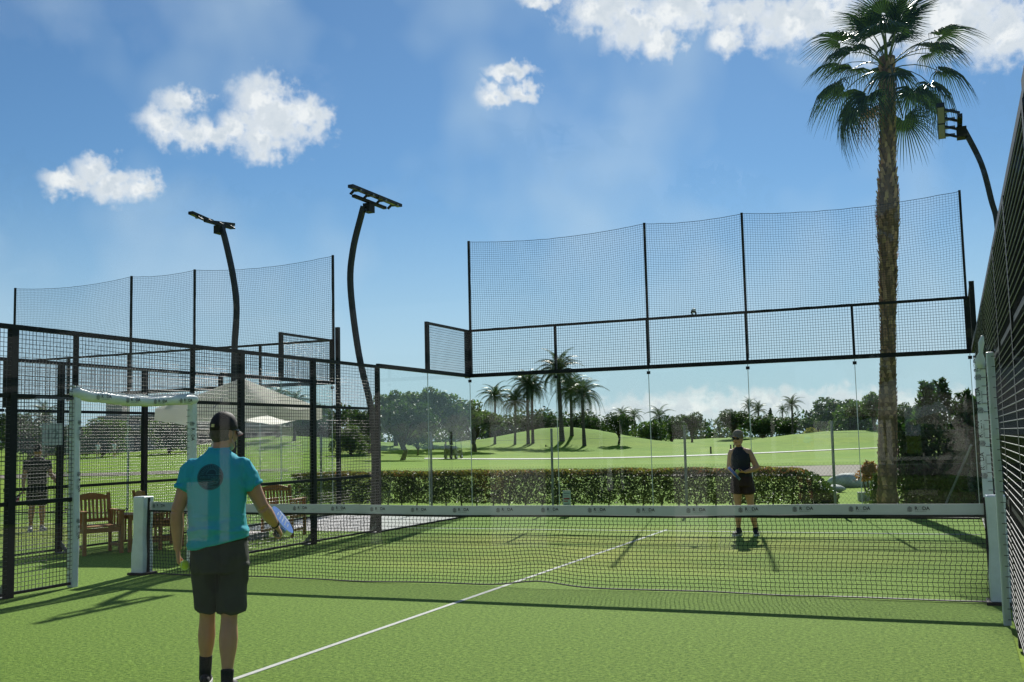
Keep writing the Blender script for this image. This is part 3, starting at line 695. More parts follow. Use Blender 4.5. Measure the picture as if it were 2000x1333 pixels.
# ------------------------------------------------------------------ people
def frame(loc, toward):                       # local frame: x to the right of a viewer at `toward`, y away from the viewer
    y = Vector((loc[0]-toward[0], loc[1]-toward[1], 0)).normalized(); x = Vector((y.y, -y.x, 0))
    return Matrix(((x.x, y.x, 0, loc[0]), (x.y, y.y, 0, loc[1]), (0, 0, 1, loc[2]), (0, 0, 0, 1)))
def heading(yaw): return Vector((math.sin(yaw), math.cos(yaw), 0)), Vector((math.cos(yaw), -math.sin(yaw), 0))   # forward, right
def headmat(yaw, tilt=0, roll=0): return Matrix.Rotation(-yaw, 3, 'Z') @ Matrix.Rotation(tilt, 3, 'X') @ Matrix.Rotation(roll, 3, 'Y')   # local +y = face
def head_geo(mb, c, yaw, tilt=0, s=1.0):
    m = headmat(yaw, tilt); c = Vector(c)
    def fn(p, q):
        x, y, z = q
        if p[2] < 0: k = -p[2]; x *= 1-.22*k*k; y = y*(1-.06*k) + .010*k*s
        if p[1] < -.3 and p[2] < -.2: y *= .92
        return (x, y, z)
    mb.ellipsoid(c, (.077*s, .098*s, .122*s), 22, 16, m, fn)
    at = lambda x, y, z: c + m @ Vector((x*s, y*s, z*s))
    mb.tube([at(0, .085, .018), at(0, .100, -.004), at(0, .116, -.026), at(0, .096, -.036)], [.008*s, .011*s, .015*s, .009*s], 8, round_=.6)      # nose
    mb.ellipsoid(at(0, .066, -.094), (.030*s, .030*s, .024*s), 10, 8, m)
    for sx in (-1, 1): mb.tube([at(sx*.062, .0, -.055), at(sx*.052, .035, -.078), at(sx*.022, .066, -.094)], [.022*s, .022*s, .020*s], 8, round_=.6)      # chin
    mb.tube([at(-.024, .084, -.060), at(0, .094, -.058), at(.024, .084, -.060)], [.006*s, .009*s, .006*s], 8, round_=.6)      # mouth
    for sx in (-1, 1):
        mb.ellipsoid(at(sx*.079, -.008, -.012), (.010*s, .020*s, .034*s), 10, 8, m)
        mb.ellipsoid(at(sx*.045, .058, -.030), (.026*s, .028*s, .030*s), 10, 8, m)
        mb.ellipsoid(at(sx*.030, .082, .022), (.016*s, .012*s, .010*s), 8, 6, m)
    return at, m
def hand_geo(mb, wrist, d, palm, thumb, curl, s=1.0, spread=.10, tcurl=.5):
    """d: direction wrist->knuckles, palm: direction the palm faces, thumb: side of the thumb"""
    w = Vector(wrist); d = Vector(d).normalized(); pn = Vector(palm); pn = (pn-d*pn.dot(d)).normalized(); th = d.cross(pn)
    if th.dot(Vector(thumb)) < 0: th = -th
    kn = w + d*.095*s
    mb.tube([w-d*.015*s, w+d*.03*s, w+d*.065*s, kn], [(.026*s, .020*s), (.034*s, .017*s), (.041*s, .016*s), (.040*s, .013*s)], 12, ref=th, round_=.5)
    for k, (off, ln) in enumerate(((.031, .078), (.0105, .086), (-.0105, .080), (-.031, .062))):
        ang = 0; p = kn + th*off*s - d*.012*s; dirv = (d + th*spread*(off/.031)).normalized(); pts = [tuple(p)]; c = curl[k] if isinstance(curl, (list, tuple)) else curl
        for seg, q in zip((.46, .30, .24), (.75, 1.0, .8)):
            ang += c*q; v = dirv*math.cos(ang) + pn*math.sin(ang); p = p + v*ln*seg*s; pts.append(tuple(p))
        mb.tube(pts, [.0098*s, .0092*s, .0085*s, .0070*s], 8, round_=.7)
    p = w + d*.025*s + th*.026*s; pts = [tuple(p)]; dv = (d*.75 + th*.65 + pn*.2).normalized()
    for seg, q in ((.038, 0), (.032, tcurl), (.026, tcurl)):
        dv = (dv + (pn*.8 - th*.35)*q).normalized(); p = p + dv*seg*s; pts.append(tuple(p))
    mb.tube(pts, [.0145*s, .0120*s, .0105*s, .0080*s], 8, round_=.7)
def limb(mb, pts, rad, ref=(1, 0, 0), n=14): mb.tube(pts, rad, n, ref=ref, round_=.5)
def taper(p0, p1, rs):
    p0, p1 = Vector(p0), Vector(p1); n = len(rs)-1; return [tuple(p0.lerp(p1, i/n)) for i in range(n+1)], rs
def shoe(fr, t, ankle, yaw, mat_, sole, L_=.29, accent=None):
    f, r = heading(yaw); a = Vector((ankle[0], ankle[1], 0)); z0 = ankle[2]
    mb = MB(); pts = []; rad = []
    for k, (s_, h, w) in enumerate(((-.075, .050, .030), (-.06, .062, .036), (-.01, .070, .040), (.05, .056, .043), (.11, .040, .047), (.16, .034, .043), (.195, .028, .028))):
        s_ *= L_/.29; pts.append(tuple(a + f*s_ + Vector((0, 0, z0+.018+h*.62)))); rad.append((w, h*.62))
    mb.tube(pts, rad, 14, ref=r, round_=.5); mb.tube([tuple(a+Vector((0, 0, z0+.05))), tuple(a+Vector((0, 0, z0+.105)))], [.045, .040], 12, round_=.2)
    me = voxel(mb, .008, 4); me.transform(fr); me.materials.append(M[mat_]); me.polygons.foreach_set('use_smooth', [True]*len(me.polygons)); sh = link('shoe', me, t); PINV[sh.name] = Matrix.Identity(4)
    o = MB(); outl = []
    for s_, w in ((-.085, .018), (-.075, .032), (-.03, .038), (.04, .040), (.10, .049), (.16, .045), (.195, .030), (.205, .012)): outl.append((s_*L_/.29, w))
    ring = [a + f*s_ + r*w for s_, w in outl] + [a + f*s_ - r*w for s_, w in reversed(outl)]; n = len(ring)
    o.add([tuple(p+Vector((0, 0, z0+.001))) for p in ring]+[tuple(p+Vector((0, 0, z0+.030))) for p in ring], [tuple(range(n-1, -1, -1)), tuple(range(n, 2*n))]+[(i, (i+1) % n, n+(i+1) % n, n+i) for i in range(n)])
    me = o.mesh('sole', sole); me.transform(fr); link('sole', me, sh)
    if accent:
        q = MB(); q.tube([tuple(a - f*.083 + r*x + Vector((0, 0, z0+.022))) for x in (-.025, 0, .025)], .006, 6); me = q.mesh('heel_stripe', accent); me.transform(fr); link('heel_stripe', me, sh)
def cap_geo(fr, parent, c, yaw, tilt, mat_, s=1.0, buckle=None, under=None):
    m = headmat(yaw, tilt); c = Vector(c); mb = MB(); nu = 24; rows = 9
    for i in range(rows+1):
        th = (math.pi/2)*i/rows
        for j in range(nu):
            ph = 2*math.pi*j/nu; k = math.cos(th)**.8
            x = .087*k*math.cos(ph)*s; y = (.108*k*math.sin(ph)-.004)*s; z = (.028 + .108*math.sin(th)**.95 + (.010*math.sin(ph)-.014 if i == 0 else 0))*s
            mb.v.append(tuple(c + m @ Vector((x, y, z))))
    for i in range(rows):
        for j in range(nu): mb.f.append((i*nu+j, i*nu+(j+1) % nu, (i+1)*nu+(j+1) % nu, (i+1)*nu+j)); mb.mi.append(0)
    me = mb.mesh('cap', mat_, True); me.transform(fr); o = link('cap', me, parent); PINV[o.name] = Matrix.Identity(4)
    so = o.modifiers.new('s', 'SOLIDIFY'); so.thickness = .004
    b = MB(); n = 14
    for lay in (0, -.004):
        for i in range(n+1):
            x = -.076+.152*i/n; f0 = .074*math.sqrt(max(0, 1-(x/.086)**2))+.018; ext = .078*(1-(abs(x)/.083)**2.6)
            for k in range(5):
                q = k/4; y = f0+ext*q; z = .030-.010*q-.028*(x/.076)**2*(.4+.6*q)-.010*q*q+lay
                b.v.append(tuple(c + m @ Vector((x*s, y*s, z*s))))
    st = (n+1)*5
    for i in range(n):
        for k in range(4):
            a = i*5+k; b.f.append((a, a+1, a+6, a+5)); b.mi.append(0); b.f.append((st+a, st+a+5, st+a+6, st+a+1)); b.mi.append(1)
        a = i*5+4; b.f.append((a, st+a, st+a+5, a+5)); b.mi.append(1)
    me = b.mesh('bill', [mat_, under or mat_], True); me.transform(fr); link('bill', me, o)
    if buckle:
        me = MB().box(c + m @ Vector((.01, -.1155*s, .036)), (.030, .006, .020), rot=m).mesh('buckle', buckle); me.transform(fr); link('buckle', me, o)
    me = MB().ellipsoid(c + m @ Vector((0, -.004, .137*s)), (.008, .008, .005), 8, 6).mesh('button', mat_); me.transform(fr); link('button', me, o)
    return o
def glasses(fr, parent, c, yaw, tilt, s=1.0):
    m = headmat(yaw, tilt); c = Vector(c); at = lambda x, y, z: tuple(c + m @ Vector((x*s, y*s, z*s))); mb = MB()
    for sx in (-1, 1): mb.ellipsoid(at(sx*.034, .094, .010), (.030*s, .010*s, .021*s), 12, 8, m @ Matrix.Rotation(-sx*.25, 3, 'Z'))
    me = mb.mesh('lens_pair', 'shade', True); me.transform(fr); o = link('sunglasses', me, parent); PINV[o.name] = Matrix.Identity(4)
    q = MB(); q.tube([at(-.02, .104, .016), at(0, .107, .014), at(.02, .104, .016)], .004, 6)
    for sx in (-1, 1): q.tube([at(sx*.060, .088, .014), at(sx*.080, .04, .016), at(sx*.084, -.01, .010)], .004, 6)
    me = q.mesh('frame', 'shade'); me.transform(fr); link('frame', me, o)
def hair_geo(fr, parent, c, yaw, tilt, mat_, s=1.0, tail=False):
    m = headmat(yaw, tilt); c = Vector(c)
    def fn(p, q):
        x, y, z = q
        if y > .03: y = .03+(y-.03)*.15
        if p[2] < -.45: z = q.z*.62 - .024; x *= .9
        return (x, y, z)
    mb = MB(); mb.ellipsoid(c + m @ Vector((0, -.006*s, .006)), (.0815*s, .103*s, .118*s), 22, 14, m, fn)
    if tail:
        at = lambda x, y, z: tuple(c + m @ Vector((x*s, y*s, z*s)))
        mb.tube([at(0, -.09, .03), at(.01, -.13, .0), at(.03, -.13, -.07), at(.035, -.11, -.13)], [.022, .03, .026, .008], 10, round_=.5)
    me = voxel(mb, .006, 3); displace(me, lambda p, n: .0025*noise.noise(p*90)); me.transform(fr); me.materials.append(M[mat_]); me.polygons.foreach_set('use_smooth', [True]*len(me.polygons)); return link('hair', me, parent)
def cloth(fr, parent, name, mb, vox, mat_, wr, smooth=6):
    me = voxel(mb, vox, smooth); displace(me, wr); loc_me = me.copy(); me.transform(fr); me.materials.append(M[mat_]); me.polygons.foreach_set('use_smooth', [True]*len(me.polygons))
    o = link(name, me, parent); PINV[o.name] = Matrix.Identity(4); return o, loc_me
def loft(mb, rings, yaw, n=26, z_tilt=None, sq=1.0):
    """rings: (x, y, z, rx, ry[, tilt in z per metre of x])"""
    f, r = heading(yaw); o = len(mb.v); k = len(rings)
    for R_ in rings:
        x, y, z, rx, ry = R_[:5]; tl = R_[5] if len(R_) > 5 else 0
        for j in range(n):
            a = 2*math.pi*j/n; ca, sa = math.cos(a), math.sin(a); e = .86
            px = rx*math.copysign(abs(ca)**e, ca); py = ry*math.copysign(abs(sa)**e, sa)
            p = Vector((x, y, z)) + r*px + f*py; mb.v.append((p.x, p.y, p.z + tl*px))
    for i in range(k-1):
        for j in range(n): mb.f.append((o+i*n+j, o+i*n+(j+1) % n, o+(i+1)*n+(j+1) % n, o+(i+1)*n+j)); mb.mi.append(0)
    mb.f.append(tuple(o+j for j in range(n-1, -1, -1))); mb.f.append(tuple(o+(k-1)*n+j for j in range(n))); mb.mi += [0, 0]
def skinmesh(fr, parent, mb, vox, mat_, smooth=5, name='body'):
    me = voxel(mb, vox, smooth); me.transform(fr); me.materials.append(M[mat_]); me.polygons.foreach_set('use_smooth', [True]*len(me.polygons)); return link(name, me, parent)
def racket(label, mw, cols, marks=True):
    """local: handle along +Z from 0, face in the XZ plane"""
    t = thing('padel_racket', label, 'racket', mw.to_translation()); P = PINV[t.name]
    def put(mb, name, mats, par=t, smooth=False):
        me = mb.mesh(name, mats, smooth); me.transform(mw); o = link(name, me, par); PINV[o.name] = Matrix.Identity(4); return o
    g = MB(); g.tube([(0, 0, -.065), (0, 0, -.055), (0, 0, .06), (0, 0, .085)], [.019, .0165, .0155, .014], 12); put(g, 'grip', 'grip')
    n = 28; th = .019
    out_ = []
    for i in range(n):
        a = 2*math.pi*i/n; out_.append((.128*math.sin(a)*(1 if math.cos(a) > -.2 else 1-.28*(-math.cos(a)-.2)), .265-.135*math.cos(a)*-1))
    h = MB(); h.add([(x, -th, z) for x, z in out_]+[(x, th, z) for x, z in out_], [tuple(range(n)), tuple(range(2*n-1, n-1, -1))], 0)
    o = len(h.v); h.add([], []); h.f += [((i+1) % n, i, n+i, n+(i+1) % n) for i in range(n)]; h.mi += [1]*n
    face = put(h, 'head', cols)
    for sx in (-1, 1):
        b = MB(); b.tube([(sx*.006, 0, .07), (sx*.030, 0, .105), (sx*.062, 0, .150)], [(.010, .015), (.011, .017), (.012, .018)], 8); put(b, 'throat', cols[0], smooth=True)
    if marks:
        k = MB()
        for r_ in range(5):
            for c_ in range(-2, 3):
                if abs(c_) == 2 and r_ in (0, 4): continue
                for sd in (-1, 1): k.box((c_*.030, sd*(th+.0008), .20+r_*.030), (.011, .0012, .011))
        for sd in (-1, 1): k.box((0, sd*(th+.0008), .355), (.11, .0012, .016))
        put(k, 'face_print', cols[2] if len(cols) > 2 else 'rwhite', face).__setitem__('kind', 'stuff')
    c = MB(); c.tube([(0, 0, -.06), (.02, -.01, -.09), (.03, -.02, -.14), (.01, -.02, -.17), (-.012, -.01, -.12), (0, 0, -.065)], .003, 5); put(c, 'wrist_cord', 'grip')
    return t
def tennis_ball(label, p):
    o = MB().ellipsoid((0, 0, 0), (.0335,)*3, 20, 14).build('ball', 'ball', None, True, loc=p); tag(o, label, 'ball')
    s_ = MB(); pts = []
    for i in range(49):
        a = 2*math.pi*i/48; q = Vector((math.cos(a)+.35*math.cos(3*a), math.sin(a)-.35*math.sin(3*a), .95*math.sin(2*a))); pts.append(tuple(q.normalized()*.0334))
    s_.tube(pts, .0012, 5, cap=False); so = s_.build('ball_seam', 'seamball', o, loc=(0, 0, 0)); return o

CAM2 = (CAMPOS.x, CAMPOS.y)
# --- the man seen from behind
def man():
    loc = (.09, -5.0, 0); fr = frame(loc, CAM2) @ Matrix.Diagonal((.87, .93, .97, 1))
    t = thing('person', 'man in teal t-shirt, charcoal shorts and black cap, seen from behind', 'person', loc)
    yaw = R(14); f, r = heading(yaw); hy = R(47)
    b = MB()
    loft(b, [(.02, 0, .86, .165, .115), (.02, 0, .95, .195, .135), (.015, 0, 1.06, .200, .145), (.01, 0, 1.18, .200, .142), (.01, -.005, 1.32, .205, .138), (.01, -.01, 1.44, .208, .130), (.01, -.005, 1.53, .190, .108), (.015, 0, 1.58, .13, .085), (.02, .01, 1.62, .075, .065)], yaw)
    limb(b, [(.02, -.005, 1.57), (.035, .005, 1.63), (.05, .015, 1.72)], [.070, .066, .066])
    hc = (.056, .025, 1.748); at, hm = head_geo(b, hc, hy, R(-4), 1.07)
    sL = Vector((.01, 0, 1.515)) - r*.190; sR = Vector((.01, 0, 1.515)) + r*.190
    eL, wL = Vector((-.290, .015, 1.21)), Vector((-.283, .045, .955))
    eR, wR = Vector((.345, -.06, 1.225)), Vector((.455, .115, 1.085))
    limb(b, *taper(sL, eL, [.052, .062, .060, .052, .047])); limb(b, *taper(eL, wL, [.047, .050, .045, .036, .029]))
    limb(b, *taper(sR, eR, [.052, .064, .062, .054, .048])); limb(b, *taper(eR, wR, [.048, .052, .047, .037, .029]))
    ballp = Vector((-.228, .005, .850))
    hand_geo(b, wL, (.10, .02, -1), (.95, .1, 0), (0, 1, 0), [.55, .62, .66, .7], tcurl=.35)
    hd = (wR-eR).normalized()
    hand_geo(b, wR, hd*.9+Vector((.12, .2, -.25)), (-.55, .35, -.75), (.3, .6, .6), [1.15, 1.2, 1.2, 1.2], tcurl=.6)
    # legs
    hL, hR = Vector((.02, 0, .90)) - r*.095, Vector((.02, 0, .90)) + r*.10
    kL, kR = Vector((-.062, .085, .50)), Vector((.098, -.03, .495)); aL, aR = Vector((-.078, .135, .09)), Vector((.082, -.135, .09))
    limb(b, *taper(hL, kL, [.10, .098, .088, .072, .060])); limb(b, *taper(hR, kR, [.10, .10, .09, .075, .063]))
    limb(b, *taper(kL, aL, [.058, .061, .066, .060, .047, .038, .036])); limb(b, *taper(kR, aR, [.061, .064, .071, .066, .052, .041, .038]))
    for a_, k_ in ((aL, kL), (aR, kR)):
        m_ = k_.lerp(a_, .32) + Vector((0, -.022, 0)); b.ellipsoid(m_, (.050, .045, .10), 12, 10)
    skinmesh(fr, t, b, .0055, 'skin')
    # shirt
    c = MB()
    loft(c, [(.018, 0, .985, .234, .176, .18), (.016, 0, 1.03, .234, .176, .16), (.012, 0, 1.08, .229, .172, .10), (.01, 0, 1.18, .219, .158, .06), (.01, -.005, 1.32, .222, .152), (.01, -.01, 1.44, .224, .142), (.01, -.005, 1.525, .205, .118), (.012, 0, 1.562, .175, .106), (.015, 0, 1.595, .135, .094), (.02, .008, 1.622, .094, .082), (.022, .010, 1.642, .078, .073)], yaw)
    for s_, e_, L_ in ((sL, eL, .50), (sR, eR, .50)):
        p1 = s_.lerp(e_, L_); out = (r if s_ is sR else -r); p0 = s_ - out*.07 + Vector((0, 0, .012))
        limb(c, [tuple(p0), tuple(s_-out*.015), tuple(s_.lerp(e_, .16)+out*.006), tuple(s_.lerp(e_, .32)+out*.006), tuple(p1+out*.006)], [.064, .077, .080, .081, .078], n=18)
    def wr(p, n):
        z = p.z; w = .004*noise.noise(p*Vector((7, 7, 5)).length*.1) if False else 0
        low = sm(1.30, 1.02, z); q = Vector((p.x*5, p.y*5, z*16)); w += low*.022*(noise.noise(q)+.5*noise.noise(q*2.1)) - low*.010*abs(noise.noise(Vector((p.x*3+z*4, p.y*4, z*11))))
        q2 = Vector((p.x*11, p.y*7, z*3.2)); w += .013*noise.noise(q2)*(1-low*.5) + .006*noise.noise(Vector((p.x*6+z*9, p.y*6, z*5-p.x*7)))
        w += .009*sm(1.34, 1.5, z)*noise.noise(Vector((p.x*22, p.y*10, (z+abs(p.x)*1.2)*9)))
        rg = lambda v: (1-abs(noise.noise(v)))**5
        w += .016*low*rg(Vector((p.x*2.2+z*3, p.y*2.5, z*8.5))) + .009*(1-low)*rg(Vector((p.x*7+z*2.5, p.y*4, z*2.2))) - .004
        if abs(p.x) > .17: w += .008*noise.noise(Vector((p.x*14, p.y*10, z*26)))
        w *= .35+.65*sm(1.0, 1.07, z-.25*p.x)
        return max(-.008, w)
    shirt, sl = cloth(fr, t, 't_shirt', c, .0065, 'teal', wr, 9)
    q = MB(); q.tube([tuple(Vector((.022, .010, 1.640)) + r*.080*math.cos(a) + f*.075*math.sin(a) + Vector((0, 0, .006*math.sin(a)))) for a in [2*math.pi*k/24 for k in range(25)]], .006, 6, cap=False); me = q.mesh('collar', 'teal', True); me.transform(fr); link('collar', me, shirt)
    for s_, e_ in ((sL, eL), (sR, eR)):
        out = (r if s_ is sR else -r); ax = (e_-s_).normalized(); p1 = s_.lerp(e_, .49)+out*.006; q = MB(); q.tube([tuple(p1-ax*.012), tuple(p1+ax*.012)], [.0795, .0800], 20); me = q.mesh('sleeve_hem', 'teal', True); me.transform(fr); link('sleeve_hem', me, shirt)
    # emblem on the back, laid on the cloth
    bm = bmesh.new(); bm.from_mesh(sl); bvh = BVHTree.FromBMesh(bm); bm.free()
    back = -f; ec = Vector((-.012, -.3, 1.445)); er = .090
    def on(u, w, off):
        o_ = Vector((ec.x, 0, ec.z)) + r*u*er + Vector((0, 0, w*er)) + back*.6; h = bvh.ray_cast(o_, f)
        return tuple((h[0] if h[0] else o_+f*.45) + back*off)
    e = MB(); nr, na = 7, 32; e.v.append(on(0, 0, .0025))
    for i in range(1, nr+1):
        for j in range(na): e.v.append(on(i/nr*math.cos(2*math.pi*j/na)*1.12, i/nr*math.sin(2*math.pi*j/na)*.98, .0025))
    for j in range(na): e.f.append((0, 1+j, 1+(j+1) % na)); e.mi.append(0)
    for i in range(nr-1):
        for j in range(na): a = 1+i*na; e.f.append((a+j, a+na+j, a+na+(j+1) % na, a+(j+1) % na)); e.mi.append(0)
    me = e.mesh('emblem', 'emblem', True); me.transform(fr); em = link('emblem', me, shirt); PINV[em.name] = Matrix.Identity(4)
    l = MB()
    def stroke(pl, w):
        a = []; bb = []
        for i, (u, v) in enumerate(pl):
            u0, v0 = pl[max(0, i-1)]; u1, v1 = pl[min(len(pl)-1, i+1)]; d = math.hypot(u1-u0, v1-v0) or 1; nx, ny = -(v1-v0)/d*w, (u1-u0)/d*w
            a.append(on(u+nx, v+ny, .0042)); bb.append(on(u-nx, v-ny, .0042))
        k = len(pl); l.add(a+bb, [(i, i+1, k+i+1, k+i) for i in range(k-1)])
    stroke([(1.05*math.cos(2*math.pi*i/40), .92*math.sin(2*math.pi*i/40)) for i in range(41)], .016)
    stroke([(.12+.45*math.cos(math.pi*i/16), .18+.42*math.sin(math.pi*i/16)) for i in range(17)], .018)
    for i in range(15):
        a = math.pi*(.06+.88*i/14); stroke([(.12*math.sin(a)+.62*math.cos(a), .12+.52*math.sin(a)), (.12*math.sin(a)+.90*math.cos(a), .12+.76*math.sin(a))], .016)
    stroke([(-.98, .17), (.98, .17)], .014)
    for k, y0 in enumerate((-.28, -.45, -.60, -.74)):
        hw = math.sqrt(max(.1, 1-(y0/.95)**2)); stroke([(-hw+1.9*hw*i/24, y0+.045*math.sin(i*1.35+k)+(.30*max(0, i/24-.45) if k < 3 else 0)) for i in range(25)], .016)
    xs = -.86
    for g in (((0, .0), (.05, -.17), (.12, .0)), ((.0, -.17), (.05, 0), (.13, 0), (.14, -.17)), ((.06, .0), (.06, -.17)), ((.0, -.02), (.05, .02), (.11, -.05), (.08, -.17), (.0, -.14), (0, -.02)), ((.13, .02), (.02, -.06), (.03, -.17), (.14, -.15)), ((.0, .0), (.02, -.16), (.10, -.16), (.12, 0)), ((.0, .0), (.04, -.16), (.08, -.04), (.12, -.16), (.17, .02))):
        stroke([(xs+u, .06+v) for u, v in g], .016); xs += .235
    me = l.mesh('emblem_lines', 'emline'); me.transform(fr); link('emblem_lines', me, em)
    # shorts
    s_ = MB()
    loft(s_, [(.022, 0, .80, .205, .155), (.022, 0, .90, .222, .168), (.022, 0, 1.0, .218, .160), (.022, 0, 1.055, .208, .150, .1)], yaw)
    limb(s_, [tuple(hL+Vector((.0, 0, -.04))), (-.062, .045, .70), (-.062, .075, .545)], [.128, .108, .100], n=18); limb(s_, [tuple(hR+Vector((.01, 0, -.04))), (.112, -.015, .70), (.116, -.03, .525)], [.130, .116, .112], n=18)
    def wr2(p, n):
        return .010*(1-abs(noise.noise(Vector((p.x*6+p.z*3, p.y*6, p.z*3.5)))))**5 - .003 + .013*noise.noise(Vector((p.x*9, p.y*9, p.z*4))) + .007*noise.noise(Vector((p.x*22, p.y*18, p.z*10))) + .004*math.sin((p.z+p.x*.6)*26)*sm(.75, .85, p.z)*sm(.98, .85, p.z)
    sh, shl = cloth(fr, t, 'shorts', s_, .0075, 'short', wr2, 5)
    bm = bmesh.new(); bm.from_mesh(shl); bv2 = BVHTree.FromBMesh(bm); bm.free()
    def seam(name, pl, w=.003):
        q = MB(); P = []
        for (u, z) in pl:
            o_ = Vector((u, -.6, z)); h = bv2.ray_cast(o_, Vector((0, 1, 0)))
            if h[0]: P.append(tuple(h[0]+Vector((0, -.001, 0))))
        if len(P) > 2: q.tube(P, w, 5); me = q.mesh(name, 'black', True); me.transform(fr); link(name, me, sh)
    seam('back_seam', [(.022+.004*math.sin(k), 1.0-.015*k) for k in range(16)], .0018)
    seam('pocket_seam', [(-.14+.09*k/8, .93-.006*math.sin(k*.4)) for k in range(9)], .0016); seam('pocket_seam', [(.085+.10*k/8, .93-.006*math.sin(k*.4)) for k in range(9)], .0016)
    seam('panel_seam', [(.03+.19*k/10, .765+.004*math.sin(k)) for k in range(11)], .0016)
    for x0 in (.024, -.15): seam('hem_seam', [(x0+.175*k/8, .572) for k in range(9)], .0014)
    q = MB(); loft(q, [(.022, 0, .985, .222, .166, .14), (.022, 0, 1.03, .218, .160, .16)], yaw); me = q.mesh('waistband', 'black', True); me.transform(fr); link('waistband', me, sh)
    for a_, k_ in ((aL, kL), (aR, kR)):
        top = a_.lerp(k_, .32 if a_ is aL else .17); q = MB(); q.tube([tuple(Vector((a_.x, a_.y, .05))), tuple(a_), tuple(top)], [.047, .046, .050], 16); me = voxel(q, .006, 3); me.transform(fr); me.materials.append(M['sock']); me.polygons.foreach_set('use_smooth', [True]*len(me.polygons)); link('sock', me, t)
    shoe(fr, t, (aL.x, aL.y, 0), R(4), 'black', 'sole', .30, 'red'); shoe(fr, t, (aR.x, aR.y, 0), R(16), 'black', 'sole', .30, 'red')
    hair_geo(fr, t, hc, hy, R(-4), 'hair', 1.07); cap_geo(fr, t, hc, hy, R(-5), 'capb', 1.07, 'gold', 'red'); glasses(fr, t, hc, hy, R(-4), 1.07)
    q = MB(); wp = eR.lerp(wR, .93); q.tube([tuple(wp-(wR-eR).normalized()*.006), tuple(wp+(wR-eR).normalized()*.006)], .036, 14); me = q.mesh('wristband', 'black', True); me.transform(fr); link('wristband', me, t)
    tennis_ball('neon yellow ball in the left hand of the man in teal', fr @ ballp)
    # racket in the right hand: head points ahead and slightly up-left
    hp = wR + Vector((.016, .085, -.04)); z = Vector((.17, .95, .16)).normalized(); x = Vector((.64, 0, -.77)); x = (x - z*x.dot(z)).normalized(); nrm = z.cross(x)
    mw = fr @ Matrix(((x.x, nrm.x, z.x, hp.x), (x.y, nrm.y, z.y, hp.y), (x.z, nrm.z, z.z, hp.z), (0, 0, 0, 1)))
    racket('blue and white padel racket in the hand of the man in teal', mw, ['blue', 'rwhite', 'rwhite'])
man()

